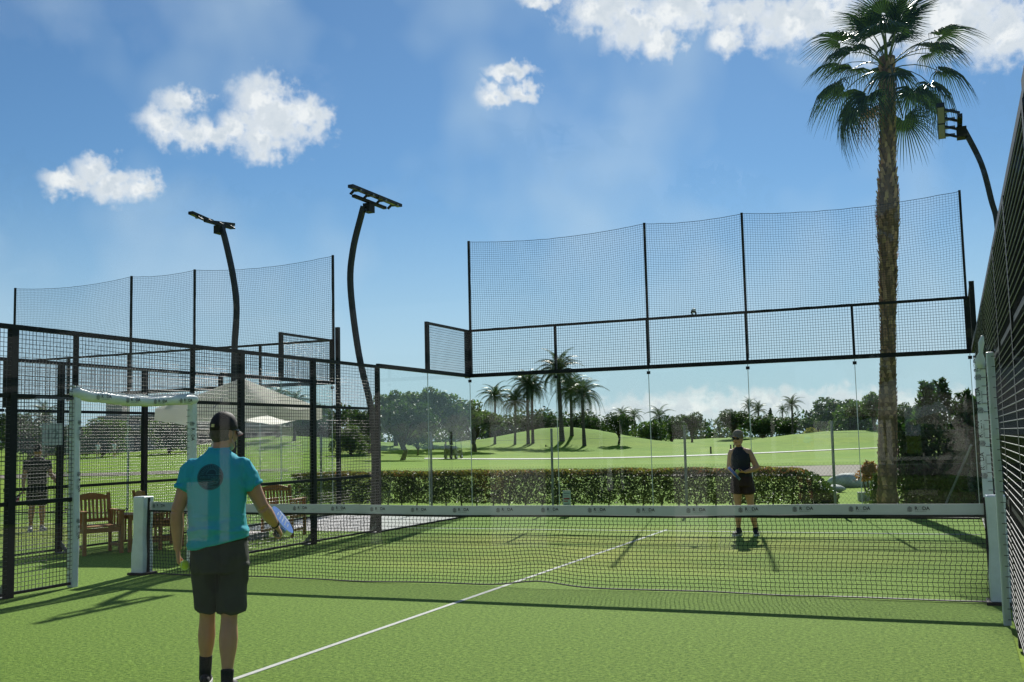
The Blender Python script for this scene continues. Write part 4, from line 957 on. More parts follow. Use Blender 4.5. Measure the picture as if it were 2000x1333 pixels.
# --- the woman at the far end
def woman():
    loc = (1.50, 6.32, 0); fr = frame(loc, CAM2)
    t = thing('person', 'woman in navy sleeveless top, tan cap and sunglasses behind the net', 'person', loc)
    yaw = R(180+14); f, r = heading(yaw); hy = R(180+24)
    b = MB(); cx = -.02
    loft(b, [(cx, 0, .80, .150, .105), (cx, 0, .88, .165, .115), (cx, 0, .98, .142, .105), (cx-.005, 0, 1.08, .132, .100), (cx-.01, 0, 1.20, .152, .112), (cx-.015, 0, 1.30, .160, .098), (cx-.02, 0, 1.37, .12, .075), (cx-.025, 0, 1.405, .06, .055)], yaw)
    limb(b, [(cx-.02, 0, 1.38), (cx-.03, -.01, 1.44), (cx-.035, -.02, 1.50)], [.052, .048, .050])
    hc = (cx-.035, -.03, 1.535); at, hm = head_geo(b, hc, hy, R(-3), .95)
    sI, sJ = Vector((cx-.015-.135, 0, 1.322)), Vector((cx+.125, .0, 1.322))        # image left / right shoulders
    eI, wI = Vector((-.215, .03, 1.08)), Vector((-.155, -.17, 1.005)); eJ, wJ = Vector((.232, -.02, 1.065)), Vector((.035, -.17, 1.01))
    limb(b, [(cx-.06, 0, 1.345), tuple(sI), tuple(sI.lerp(eI, .15)), tuple(sI.lerp(eI, .5)), tuple(eI)], [.045, .053, .054, .048, .041]); limb(b, *taper(eI, wI, [.041, .042, .035, .025])); limb(b, [(cx+.05, 0, 1.345), tuple(sJ), tuple(sJ.lerp(eJ, .15)), tuple(sJ.lerp(eJ, .5)), tuple(eJ)], [.045, .055, .057, .051, .043]); limb(b, *taper(eJ, wJ, [.043, .043, .036, .025]))
    bp = Vector((-.085, -.185, 1.02))
    hand_geo(b, wJ, (-1, -.1, .05), (-.1, .2, 1) , (0, -1, .2), [.8, .85, .85, .8], .88, tcurl=.3)
    hand_geo(b, wI, (.35, -.75, -.3), (.6, .2, -.6), (.3, -.1, .9), [1.1, 1.15, 1.15, 1.1], .88, tcurl=.5)
    hI, hJ = Vector((cx-.08, 0, .84)), Vector((cx+.085, 0, .84)); kI, kJ = Vector((-.10, -.01, .47)), Vector((.105, .0, .47)); aI, aJ = Vector((-.105, .02, .09)), Vector((.16, .04, .09))
    limb(b, *taper(hI, kI, [.086, .084, .074, .060, .052])); limb(b, *taper(hJ, kJ, [.086, .084, .074, .060, .052]))
    limb(b, *taper(kI, aI, [.050, .054, .056, .050, .038, .032])); limb(b, *taper(kJ, aJ, [.050, .054, .056, .050, .038, .032]))
    skinmesh(fr, t, b, .007, 'skin2', 8)
    c = MB()
    loft(c, [(cx, 0, .93, .166, .122), (cx, 0, 1.0, .156, .120), (cx-.005, 0, 1.09, .147, .115), (cx-.01, 0, 1.20, .163, .124), (cx-.012, 0, 1.29, .160, .112), (cx-.018, 0, 1.345, .125, .090), (cx-.02, 0, 1.385, .085, .072), (cx-.024, 0, 1.405, .064, .062)], yaw)
    cloth(fr, t, 'sleeveless_top', c, .008, 'navy', lambda p, n: .006*noise.noise(Vector((p.x*8, p.y*8, p.z*7)))+.003*noise.noise(Vector((p.x*20, p.y*18, p.z*14))))
    s_ = MB(); loft(s_, [(cx, 0, .78, .172, .125), (cx, 0, .86, .180, .130), (cx, 0, .94, .168, .122)], yaw)
    limb(s_, [tuple(hI), (cx-.085, -.005, .75), (cx-.092, -.005, .672)], [.10, .104, .104], n=18); limb(s_, [tuple(hJ), (cx+.095, 0, .75), (cx+.108, 0, .665)], [.10, .106, .108], n=18)
    cloth(fr, t, 'shorts', s_, .008, 'maroon', lambda p, n: .005*noise.noise(Vector((p.x*12, p.y*12, p.z*6))))
    shoe(fr, t, (aI.x, aI.y, 0), R(180+28), 'black', 'sole', .27); shoe(fr, t, (aJ.x, aJ.y, 0), R(180-6), 'black', 'sole', .27)
    for a_ in (aI, aJ):
        q = MB(); q.tube([(a_.x, a_.y, .07), (a_.x, a_.y, .125)], .041, 14); me = q.mesh('sock', 'sock', True); me.transform(fr); link('sock', me, t)
    hair_geo(fr, t, hc, hy, R(-3), 'blond', .95, True); cap_geo(fr, t, (hc[0], hc[1], hc[2]+.014), hy, R(7), 'capt', .97); glasses(fr, t, hc, hy, R(-3), .95)
    q = MB(); q.ellipsoid(at(0, .094, -.058), (.020, .008, .007), 10, 6, hm); me = q.mesh('lips', 'lip', True); me.transform(fr); link('lips', me, t)
    tennis_ball('neon yellow ball in the hand of the woman in navy', fr @ bp)
    hp = wI + Vector((.03, -.075, -.02)); z = Vector((-.02, -.88, .05)).normalized(); nrm = Vector((.72, .1, .62)); nrm = (nrm - z*nrm.dot(z)).normalized(); x = nrm.cross(z)
    mw = fr @ Matrix(((x.x, nrm.x, z.x, hp.x), (x.y, nrm.y, z.y, hp.y), (x.z, nrm.z, z.z, hp.z), (0, 0, 0, 1)))
    racket('small blue and white racket held by the woman in navy', mw, ['rwhite', 'blue', 'blue'])
woman()

# --- generic standing figure (neighbour player, golfers)
def standing(label, loc, yaw_, cols, vox=.01, cap=None, withracket=None, s=1.0):
    fr = frame(loc, CAM2) @ Matrix.Scale(s, 4)
    t = thing('person', label, 'person', loc); yaw = R(yaw_); b = MB(); f, r = heading(yaw)
    loft(b, [(0, 0, .84, .155, .11), (0, 0, .94, .17, .125), (0, 0, 1.1, .165, .12), (0, 0, 1.28, .185, .125), (0, 0, 1.38, .18, .11), (0, 0, 1.45, .12, .08), (0, 0, 1.48, .06, .06)], yaw)
    limb(b, [(0, 0, 1.45), (0, 0, 1.58)], [.056, .055]); hc = Vector((0, 0, 1.615)) + f*.02; head_geo(b, hc, yaw, R(-4))
    arms = []
    for sg, el_, wr_ in ((-1, (-.03, .05, 1.14), (-.10, .16, .94)), (1, (.04, .02, 1.12), (.03, .10, .88))):
        sh = Vector((0, 0, 1.40)) + r*sg*.185; e_ = Vector((0, 0, 0)) + r*(sg*.225 + el_[0]*.6) + f*el_[1]; e_.z = el_[2]; w_ = r*(sg*.24+wr_[0]*1.2) + f*wr_[1]; w_.z = wr_[2]; arms.append((sh, e_, w_))
        limb(b, *taper(sh, e_, [.058, .056, .050, .044])); limb(b, *taper(e_, w_, [.044, .045, .037, .028])); hand_geo(b, w_, (0, 0, -1) if not withracket else (w_-e_), -r*sg, f, .7)
    for sg in (-1, 1):
        h = r*sg*.085; h.z = .88; k = r*sg*.095 + f*.02; k.z = .48; a_ = r*sg*.11; a_.z = .09
        limb(b, *taper(h, k, [.092, .09, .078, .06])); limb(b, *taper(k, a_, [.056, .062, .055, .040, .036]))
        shoe(fr, t, (a_.x, a_.y, 0), yaw+R(12*sg), cols[3], 'sole', .29)
    skinmesh(fr, t, b, vox, 'skin')
    c = MB(); loft(c, [(0, 0, .93, .186, .138), (0, 0, 1.1, .18, .135), (0, 0, 1.28, .2, .138), (0, 0, 1.39, .195, .122), (0, 0, 1.46, .13, .09), (0, 0, 1.49, .072, .07)], yaw)
    for sh, e_, w_ in arms: limb(c, [tuple(sh), tuple(sh.lerp(e_, .6))], [.072, .066])
    cloth(fr, t, 'polo_shirt', c, vox, cols[0], lambda p, n: .006*noise.noise(p*9))
    s_ = MB(); loft(s_, [(0, 0, .80, .175, .13), (0, 0, .95, .182, .135)], yaw); zl = .52 if cols[2] else .12
    for sg in (-1, 1):
        h = r*sg*.085; h.z = .86; k = r*sg*.1; k.z = zl; limb(s_, [tuple(h), tuple(k)], [.11, .10 if cols[2] else .07])
    cloth(fr, t, 'shorts' if cols[2] else 'trousers', s_, vox, cols[1], lambda p, n: .006*noise.noise(p*9))
    if cap: hair_geo(fr, t, hc, yaw, R(-4), 'hair'); cap_geo(fr, t, hc, yaw, R(-4), cap)
    if withracket:
        sh, e_, w_ = arms[withracket[0]]; z = (w_-e_).normalized()*.6 + r*withracket[1]*.55 + Vector((0, 0, -.1)); z.normalize(); nrm = Vector((0, 0, 1)); nrm = (nrm - z*nrm.dot(z)).normalized(); x = nrm.cross(z); hp = w_ + (w_-e_).normalized()*.08
        mw = fr @ Matrix(((x.x, nrm.x, z.x, hp.x), (x.y, nrm.y, z.y, hp.y), (x.z, nrm.z, z.z, hp.z), (0, 0, 0, 1)))
        racket('dark padel racket of the player in black behind the mesh', mw, ['black', 'red', 'rwhite'])
    return t
standing('player in black shirt and cap on the left court behind the mesh', (-12.55, 5.35, 0), 170, ['black', 'black', True, 'grey'], .009, 'capb', (1, 1.0))

# ------------------------------------------------------------------ foliage helpers
def leaf_quads(mb, P, size, rnd, flat=0.0, droop=0.0, aspect=1.7):
    for p in P:
        d = Vector((rnd.gauss(0, 1), rnd.gauss(0, 1), rnd.gauss(0, 1)*(1-flat)-droop)).normalized(); q = d.cross(Vector((rnd.gauss(0, 1), rnd.gauss(0, 1), rnd.gauss(0, 1)))).normalized()
        s = size*rnd.uniform(.6, 1.35); a = d*s*aspect*.5; b = q*s*.5; p = Vector(p)
        n = d.cross(q)*s*.12
        mb.add([p-a, p+b*.8-n, p+a, p-b*.8-n], [(0, 1, 2, 3)])
def blob_points(rnd, blobs, n, shell=.55):
    w = [b[3]**2 for b in blobs]; out = []
    for _ in range(n):
        x, y, z, r = rnd.choices(blobs, w)[0][:4]; d = Vector((rnd.gauss(0, 1), rnd.gauss(0, 1), rnd.gauss(0, 1))).normalized(); k = r*(shell+(1-shell)*rnd.random()**.6)*rnd.uniform(.85, 1.12)
        out.append((x+d.x*k, y+d.y*k, z+d.z*k*.85))
    return out
def tree_proto(seed, h, w, trunk_h, leaf, nleaf, lsize, matname, nb=14, spread=1.0):
    """tree meshes around the origin: (trunk mesh, crown mesh)"""
    rnd = random.Random(seed); blobs = []; tr = MB()
    tr.tube([(0, 0, -.1), (.05*w, 0, trunk_h*.5), (0, .04*w, trunk_h), (.02, 0, h*.6)], [.045*h, .034*h, .028*h, .012*h], 8)
    for k in range(nb):
        a = rnd.uniform(0, 6.28); rr = w*.5*math.sqrt(rnd.random())*.78*spread; z = trunk_h + (h-trunk_h)*(.22+.66*rnd.random()*(1-.45*(rr/(w*.5))**2)); r = w*rnd.uniform(.13, .22)
        blobs.append((rr*math.cos(a), rr*math.sin(a), z, r))
        tr.tube([(0, 0, trunk_h*rnd.uniform(.6, 1)), (rr*.45*math.cos(a), rr*.45*math.sin(a), trunk_h+(z-trunk_h)*.55), (rr*math.cos(a), rr*math.sin(a), z)], [.018*h, .011*h, .004*h], 5)
    blobs.append((0, 0, h-w*.18, w*.16))
    mb = MB(); leaf_quads(mb, blob_points(rnd, blobs, nleaf), lsize, rnd)
    return tr.mesh('trunk', 'trunk', True), mb.mesh('crown', matname)
def plant(name, label, cat, protos, u, v, s, rz, group=None, sx=1.0, z=None):
    p = course(u, v, hgt(u, v) if z is None else z); t = thing(name, label, cat, p, rz, group)
    for nm, me in protos: link(nm, me, t, loc=(0, 0, 0), scale=(s*sx, s*sx, s))
    return t

# feather palm ------------------------------------------------------------------
def frond_mesh(seed, L_=2.6, arch=1.1, n=26, wid=.55):
    rnd = random.Random(seed); mb = MB(); pts = []
    for i in range(13):
        f = i/12; pts.append(Vector((L_*(f-.10*arch*f*f), 0, L_*(.34*f-.62*arch*f*f*f))))
    mb.tube(pts, [.028-.022*i/12 for i in range(13)], 4)
    for k in range(n):
        f = .12+.86*k/n; i = min(11, int(f*12)); p = pts[i].lerp(pts[i+1], f*12-i); tg = (pts[i+1]-pts[i]).normalized()
        ln = wid*(1-.55*abs(f-.42)*1.6)*rnd.uniform(.85, 1.1)
        for sd in (-1, 1):
            d = (tg*.75+Vector((0, sd, 0))*.9+Vector((0, 0, -.30-.5*f+rnd.uniform(-.15, .15)))).normalized(); q = tg*.022*L_/2.6
            mb.add([p-q, p+q, p+d*ln*.6+q*.7+Vector((0, 0, -.02)), p+d*ln+Vector((0, 0, -.10*ln)), p+d*ln*.6-q*.7+Vector((0, 0, -.02))], [(0, 1, 2, 3, 4)])
    return mb.mesh('frond', 'feather')
FROND = [frond_mesh(1, 2.9, 1.1, 34, .62), frond_mesh(2, 2.9, 1.7, 34, .62), frond_mesh(3, 2.7, 1.3, 34, .62)]
def palm_trunk(h, r, seed, lean=.03):
    rnd = random.Random(seed); mb = MB(); pts = []; rad = []
    n = int(h/.16)
    for i in range(n+1):
        z = h*i/n; pts.append((lean*h*math.sin(z/h*1.5), lean*.4*h*math.sin(z/h*2), z-.1)); rad.append(r*(1.25-.35*min(1, z/h*3))*(1.07 if i % 2 else .95) if z < h*.97 else r*1.1)
    mb.tube(pts, rad, 10); return mb.mesh('trunk', 'ptrunk'), pts[-1]
def feather_palm(label, u, v, h, s=1.0, nf=30, seed=0, group=None, r=.20, up=0.0):
    rnd = random.Random(seed); t = thing('feather_palm', label, 'palm tree', course(u, v, hgt(u, v)), rnd.uniform(0, 6), group)
    me, top = palm_trunk(h, r*s, seed); link('trunk', me, t, loc=(0, 0, 0))
    nf = int(nf*(1.45 if v < 160 else 1.1))
    for k in range(nf):
        a = k*2.39996; e = 1.25-1.95*(k/nf)**.9+up+rnd.uniform(-.12, .12)
        link('frond', FROND[0 if e > .35 else (1 if k % 2 else 2)], t, loc=(top[0], top[1], top[2]), scale=s*rnd.uniform(.88, 1.15), rot=(rnd.uniform(-.2, .2), -e, a))
    return t

# fan palm by the back wall -----------------------------------------------------
def fan_mesh(seed, Rr=.95, pet=.95, droop=1.0, dry=False):
    rnd = random.Random(seed); mb = MB()
    pts = [Vector((pet*f, 0, .10*pet*math.sin(f*2.2)-.22*droop*pet*f*f)) for f in (0, .25, .5, .75, 1)]; mb.tube(pts, [(.026, .012), (.022, .010), (.018, .009), (.016, .008), (.014, .007)], 6, mi=1)
    hub = pts[-1]; tg = (pts[-1]-pts[-2]).normalized(); up = tg.cross(Vector((0, 1, 0)))*-1; n = 40
    if up.z < 0: up = -up
    for k in range(n):
        a = -2.05+4.1*k/(n-1); ln = Rr*(1-.18*abs(a)/2.05)*rnd.uniform(.9, 1.08); d = tg*math.cos(a)+Vector((0, 1, 0))*math.sin(a)
        side = (Vector((0, 1, 0))*math.cos(a)-tg*math.sin(a)); fold = up*(.028 if k % 2 else -.012)
        wv = 4.1/(n-1)*.56
        P = []
        for f, w in ((.06, 1.0), (.34, 1.0), (.58, .72), (.82, .38), (1.0, .04)):
            dr = Vector((0, 0, -1))*ln*droop*(max(0, f-.38)**1.7)*(.95+.5*rnd.random())*.9
            bend = up*.16*ln*math.sin(f*2.4)*(1-.4*abs(a)); c = hub+d*ln*f+bend+dr; ww = side*ln*min(f, .40)*wv*w
            P.append((c-ww, c+fold*min(1, f*3)*w, c+ww))
        for (a0, a1, a2), (b0, b1, b2) in zip(P[:-1], P[1:]): mb.add([a0, a1, a2, b0, b1, b2], [(0, 1, 4, 3), (1, 2, 5, 4)], 0)
    return mb.mesh('frond', ['fand' if dry else 'fan', 'petiole'])
FAN = [fan_mesh(1, .80, .90, .7), fan_mesh(2, .72, 1.05, 1.2), fan_mesh(3, .76, 1.0, 1.5), fan_mesh(4, .6, .9, 1.6, True)]
def fan_palm_big():
    base = Vector((3.28, 12.5, -.03)); t = thing('fan_palm', 'tall fan palm with shaggy trunk rising behind the far wall', 'palm tree', base); rnd = random.Random(11)
    def cx(z): return Vector((3.28+.062*z-.003*z*z*.3, 12.5, z))
    def rr(z): return (.205 if z < .4 else .172)+.03*math.sin(z*1.3)*.6 + (.035 if 5.3 < z < 7 else 0)*math.sin((z-5.3)/1.7*math.pi) + .02*noise.noise(Vector((0, 0, z*2)))
    zs = [-.05+i*.1 for i in range(97)]
    MB().tube([cx(z) for z in zs], [rr(z)*(1 if i % 2 else .96) for i, z in enumerate(zs)], 16).build('trunk', 'bark', t)
    st = MB()
    for z in np.arange(.2, 9.4, .085):            # old leaf bases
        for k in range(7):
            a = k*2*math.pi/7 + z*9.7 + rnd.uniform(-.2, .2); r = rr(z); d = Vector((math.cos(a), math.sin(a), 0)); sd = Vector((-d.y, d.x, 0)); p = cx(z)+d*r*.93
            ln = rnd.uniform(.05, .11)*(1.5 if rnd.random() < .05 else 1)*(.5 if z < 4 else 1); w = rnd.uniform(.035, .06); o = d*rnd.uniform(.02, .06)*(.6 if z < 4 else 1)
            st.add([p-sd*w-Vector((0, 0, .04)), p+sd*w-Vector((0, 0, .04)), p+sd*w*.6+o+Vector((0, 0, ln)), p-sd*w*.6+o+Vector((0, 0, ln)), p+d*.022-Vector((0, 0, .03))], [(0, 4, 3), (4, 1, 2), (4, 2, 3), (0, 3, 2, 1)])
    st.build('leaf_base_scales', 'stub', t, kind='stuff')
    top = cx(9.55)-base; n = 34
    for k in range(n):
        f = k/(n-1); a = k*2.39996+rnd.uniform(-.15, .15); e = 1.35-1.95*f**1.1+rnd.uniform(-.22, .22)
        me = FAN[0] if f < .35 else (FAN[1] if f < .62 else (FAN[2] if (k % 9) else FAN[3])); zz = top.z-.05-.35*f
        link('frond', me, t, loc=(top.x+.06*math.cos(a), top.y+.06*math.sin(a), zz), scale=rnd.uniform(.88, 1.12), rot=(rnd.uniform(-.25, .25), -e, a))
fan_palm_big()

# hedge --------------------------------------------------------------------------
def hedge():
    t = thing('hedge', 'clipped hedge with bronze and yellow tips behind the far wall', 'hedge', (-3.5, 13.2, 0)); rnd = random.Random(5)
    def topz(x): return .86+.04*noise.noise(Vector((x*1.3, 0, 0)))+.02*noise.noise(Vector((x*5, 1, 0)))
    groups = {'hedge': [], 'leafY': [], 'leafR': []}
    for _ in range(76000):
        x = rnd.uniform(-11.5, 2.25); z1 = topz(x); end = sm(2.3, 1.2, x)
        if rnd.random() < .30: z = z1*end**.3-rnd.random()**2*.12; y = rnd.uniform(12.7, 13.7)
        else:
            z = rnd.uniform(.10, 1)*z1*(.35+.65*end); y = 12.72+rnd.random()**2*.35+.05*noise.noise(Vector((x*3, z*4, 0)))
        if z < .35 and rnd.random() < .15: continue
        if noise.noise(Vector((x*2.2, z*3.5, 11))) > .18 and z < z1-.14 and y < 13.1: y += .22*rnd.random()+.05
        y += .06*noise.noise(Vector((x*2.5, z*3, 2)))
        tip = z > z1-.10
        hot = noise.noise(Vector((x*.9, 3, 0)))
        k = 'hedge'
        if tip and rnd.random() < .55: k = 'leafR' if (rnd.random() < .38 + (.25 if x > -1 else -.1)) else 'leafY'
        elif z > z1-.3 and hot > .0 and rnd.random() < .40: k = 'leafY'
        groups[k].append((x, y, z))
    for (k, nm) in (('hedge', 'green_foliage'), ('leafY', 'yellow_tips'), ('leafR', 'bronze_tips')):
        mb = MB(); leaf_quads(mb, groups[k], .038, rnd, aspect=1.5); mb.build(nm, k, t, kind='stuff')
    for x in np.arange(-11.3, 2.0, .42):
        q = rnd.uniform(-.1, .1); MB().tube([(x, 13.0, -.05), (x+q, 13.02, .3), (x+q*2.5, 13.1+rnd.uniform(-.1, .1), .62)], [.022, .016, .008], 6).build('stem', 'trunk', t)
hedge()
def shrub(name, label, x, y, h, w, n, matname, seed, conical=True, leaf=.06, trunk=0.0):
    rnd = random.Random(seed); t = thing(name, label, 'shrub', (x, y, -.03)); P = []; spikes = [(rnd.uniform(-.3, .3)*w, rnd.uniform(-.3, .3)*w, h*rnd.uniform(.8, 1.0)) for _ in range(7)]
    for _ in range(n):
        sx, sy, sh = rnd.choice(spikes); f = rnd.random()**.8; z = trunk+(sh-trunk)*f; rr = w*(.34*(1-f**1.6)+.035)*math.sqrt(rnd.random())*(1.25 if f > .05 else .9); a = rnd.uniform(0, 6.28)
        P.append((x+sx*(1-.35*f)+rr*math.cos(a), y+sy*(1-.35*f)+rr*math.sin(a), z))
    mb = MB(); leaf_quads(mb, P, leaf, rnd, droop=-.6, aspect=2.6); mb.build('foliage', matname, t, kind='stuff')
    for sx, sy, sh in spikes[:4]: MB().tube([(x+sx*.3, y+sy*.3, -.05), (x+sx*.8, y+sy*.8, sh*.5), (x+sx*.65, y+sy*.65, sh*.92)], [.03, .018, .005], 6).build('stem', 'trunk', t)
    return t
shrub('conifer_shrub', 'slim conifer left of the palm-side shrubs, beside the palm trunk', 3.75, 13.4, 2.05, 1.0, 3300, 'conifer', 31)
shrub('conifer_shrub', 'tallest pointed conifer behind the right end of the far wall', 4.30, 13.9, 2.75, 1.25, 3900, 'conifer', 32)
shrub('conifer_shrub', 'bushy conifer just right of the tallest pointed one', 4.90, 14.1, 2.45, 1.3, 3600, 'conifer', 33)
shrub('conifer_shrub', 'conifer partly hidden by the black windscreen at far right', 5.55, 13.8, 2.6, 1.3, 3600, 'conifer', 34)
shrub('conifer_shrub', 'dark low conifer at the foot of the right glass corner', 4.55, 12.9, 1.5, 1.0, 2600, 'conifer', 35)
shrub('sapling', 'small thin sapling standing alone left of the palm trunk', 2.70, 16.0, .9, .55, 700, 'leafR', 36, leaf=.05, trunk=.42)
shrub('low_bush', 'bright green bush at the base of the palm trunk', 3.15, 12.95, .75, .55, 1500, 'leafB', 37, leaf=.05)
def rocks():
    rnd = random.Random(8)
    labs = ['large pale boulder on the gravel bank behind the hedge end', 'small pale rock beside the boulder on the gravel bank', 'flat pale rock lying low on the grass behind the hedge end', 'square grey stone block on the grass near the sapling']
    for lab, (x, y, s) in zip(labs, ((1.62, 22.4, (.62, .4, .26)), (2.15, 22.9, (.36, .3, .2)), (1.42, 19.6, (.38, .26, .13)), (2.58, 15.7, (.13, .11, .14)))):
        mb = MB()
        if 'block' in lab: mb.box((0, 0, .10), (.26, .2, .22), .2)
        else: mb.ellipsoid((0, 0, s[2]*.6), s, 14, 9, None, lambda p, q: q*(1+.3*noise.noise(Vector(p)*1.7+Vector((x, y, 0)))))
        o = mb.build('boulder' if 'block' not in lab else 'stone_block', 'rock', None, 'block' not in lab, loc=(x, y, -.03)); tag(o, lab, 'rock')
rocks()

# trees of the golf course --------------------------------------------------------
TA = tree_proto(1, 7, 7.5, 2.0, 1, 3400, .30, 'leafA'); TB = tree_proto(2, 7, 6.5, 1.6, 1, 3400, .30, 'leafB'); TC = tree_proto(3, 8, 6.0, 1.8, 1, 3200, .30, 'leafC', 16); TD = tree_proto(4, 5, 7.0, .4, 1, 3200, .28, 'leafA', 18); TE = tree_proto(5, 4, 6, .3, 1, 3000, .26, 'leafB', 16); TY = tree_proto(6, 3, 5, .2, 1, 1800, .24, 'leafY', 12)
def PX(x, v): return (x-1000)/2061*v
def tree(label, x, v, pr, s, name='tree', cat='tree', sx=1.0, group=None, rz=None):
    return plant(name, label, cat, (('trunk', pr[0]), ('crown', pr[1])), PX(x, v), v, s, (x*.37) % 6.28 if rz is None else rz, group, sx)
tree('leaning tree with dark trunk and wide shadow left of the golf cart', 782, 100, TA, .80, sx=1.05)
tree('pale green tree rising above the golf cart', 838, 128, TC, .98, sx=1.15)
tree('tall pale tree seen between mesh wall and cart', 770, 132, TC, .90)
tree('slim young tree between the leaning tree and the cart', 812, 116, TB, .42)
tree('dark leafy tree just right of the golf cart', 922, 126, TB, .92, sx=1.1)
tree('dark tree behind the cart under the pale one', 878, 138, TA, .85)
tree('low dark thicket behind the first palms of the mound', 975, 175, TD, 1.0, sx=1.3)
tree('dark thicket behind the middle palms of the mound', 1045, 178, TD, 1.15, sx=1.3)
tree('dark thicket behind the last palms of the mound', 1130, 180, TD, 1.1, sx=1.3)
tree('small round tree with dark trunk on the right slope of the mound', 1203, 142, TA, .58)
tree('grey-green round bush right of the mound', 1265, 165, TE, .95)
tree('dark tree below the single bright palm', 1305, 178, TD, .9)
tree('bushy dark tree in the gap right of the bright palm', 1345, 190, TA, .75)
tree('open dark tree behind the cap of the woman', 1425, 205, TA, .78, sx=1.25)
tree('long low bush under the far pair of palms', 1485, 200, TD, .85, sx=1.4)
tree('low dark bush behind the yellow shrub', 1535, 205, TD, .78, sx=1.3)
tree('yellow flowering shrub at the edge of the right mound', 1580, 172, TY, .85, 'flowering_shrub', 'shrub', 1.1)
tree('round green tree behind the yellow shrub', 1590, 205, TB, .78, sx=1.2)
tree('broad dark tree crowning the right mound', 1625, 178, TA, 1.05, sx=1.15)
tree('rounded olive tree right of the broad dark one', 1665, 160, TE, 1.35)
tree('pale bushy tree just left of the palm trunk', 1700, 150, TC, .72)
tree('dark tree hidden behind the shaggy palm trunk', 1765, 165, TA, .8)
tree('round green bush left of the middle post behind the mesh', 682, 112, TE, .78)
tree('dark tree right of the round bush behind the mesh', 718, 118, TA, .72)
tree('dark thicket left of the round bush behind the mesh', 630, 150, TD, 1.1, sx=1.3)
tree('dark tree under the parasol edge behind the mesh', 560, 165, TA, .85, sx=1.2)
tree('dark tree behind the head of the man', 480, 165, TA, .95, sx=1.2)
tree('round clipped tree before the building, seen through the doorway right', 330, 120, TE, .95)
tree('clipped green tree before the building at left', 200, 118, TE, 1.05)
tree('olive bush beside the left post of the doorway', 150, 120, TE, .9)
tree('low dark bush behind the player in black', 60, 125, TD, .85, sx=1.3)
tree('tall dark tree at the far left edge', 20, 150, TA, .9)
def far_wood():
    rnd = random.Random(77); blobs = []
    for x in range(-200, 2300, 26):
        v = rnd.uniform(225, 300); u = PX(x, v); p = course(u, v); h = hgt(u, v)
        for _ in range(3): blobs.append((p.x+rnd.uniform(-4, 4), p.y+rnd.uniform(-4, 4), h+rnd.uniform(.5, 3.2), rnd.uniform(1.8, 3.0)))
    mb = MB(); leaf_quads(mb, blob_points(rnd, blobs, 26000), .62, rnd); o = mb.build('far_wood', 'leafA'); o['kind'] = 'stuff'; o['label'] = 'dark wood along the far edge of the golf course'; o['category'] = 'wood'
far_wood()
GP = 'feather palms on the grassy mound'
feather_palm('leftmost slender palm on the grassy mound', PX(962, 140), 140, 6.3, .92, 26, 1, GP, .17)
feather_palm('second palm from the left on the mound, bright crown', PX(1001, 140), 140, 5.6, .95, 28, 2, GP, .17)
feather_palm('left stem of the paired palms on the mound', PX(1027, 141), 141, 8.0, 1.05, 30, 3, GP, .2)
feather_palm('right stem of the paired palms on the mound', PX(1036, 141.5), 141.5, 7.2, .95, 28, 4, GP, .2)
feather_palm('tallest palm on the mound, its crown above the glass rail', PX(1093, 143), 143, 9.4, 1.35, 34, 5, GP, .24)
feather_palm('palm between the tallest palm and the rightmost on the mound', PX(1112, 146), 146, 6.3, 1.15, 30, 6, GP, .2)
feather_palm('rightmost palm on the mound with drooping fronds', PX(1136, 140), 140, 6.8, 1.2, 30, 7, GP, .2)
GF = 'small far palms along the tree line'
feather_palm('left of two small far palms right of the mound', PX(1210, 190), 190, 5.2, .85, 20, 8, GF)
feather_palm('right of two small far palms right of the mound', PX(1236, 190), 190, 4.9, .8, 20, 9, GF)
feather_palm('single bright far palm beside the second glass joint', PX(1285, 170), 170, 4.6, .95, 20, 10, GF)
feather_palm('leftmost small palm above the cap of the woman', PX(1460, 215), 215, 6.4, .80, 20, 11, GF, up=.25)
feather_palm('squat palm right of the cap of the woman', PX(1478, 212), 212, 5.4, .95, 20, 12, GF, up=.25)
feather_palm('thin far palm left of the bright far pair', PX(1524, 220), 220, 5.6, .65, 18, 13, GF, up=.25)
feather_palm('bright leafy palm standing forward of the far trees', PX(1541, 200), 200, 6.2, .95, 24, 14, GF, up=.15)
feather_palm('thin palm seen through the mesh right of the cap', PX(572, 130), 130, 4.3, .95, 20, 15, GF)
feather_palm('drooping palm seen through the mesh beside the cap', PX(540, 135), 135, 4.3, 1.15, 24, 16, GF)
feather_palm('palm above the bushes at the far left edge', PX(88, 130), 130, 4.8, 1.0, 22, 17, GF)
def cypress(label, x, v, h, w):
    rnd = random.Random(int(x)); t = thing('cypress_tree', label, 'tree', course(PX(x, v), v, hgt(PX(x, v), v)))
    P = []
    for _ in range(900): f = rnd.random(); r = w*.5*math.sin(math.pi*min(1, f*.9+.1))**.8*math.sqrt(rnd.random()); a = rnd.uniform(0, 6.28); P.append((r*math.cos(a), r*math.sin(a), .3+f*(h-.3)))
    mb = MB(); leaf_quads(mb, P, .3, rnd, droop=-1); link('crown', mb.mesh('crown', 'conifer'), t, loc=(0, 0, 0)); link('trunk', MB().tube([(0, 0, -.1), (0, 0, h*.6)], [.14, .05], 7).mesh('trunk', 'trunk'), t, loc=(0, 0, 0))
cypress('narrow dark cypress spike between the far palms', 1500, 220, 6.2, 1.3)

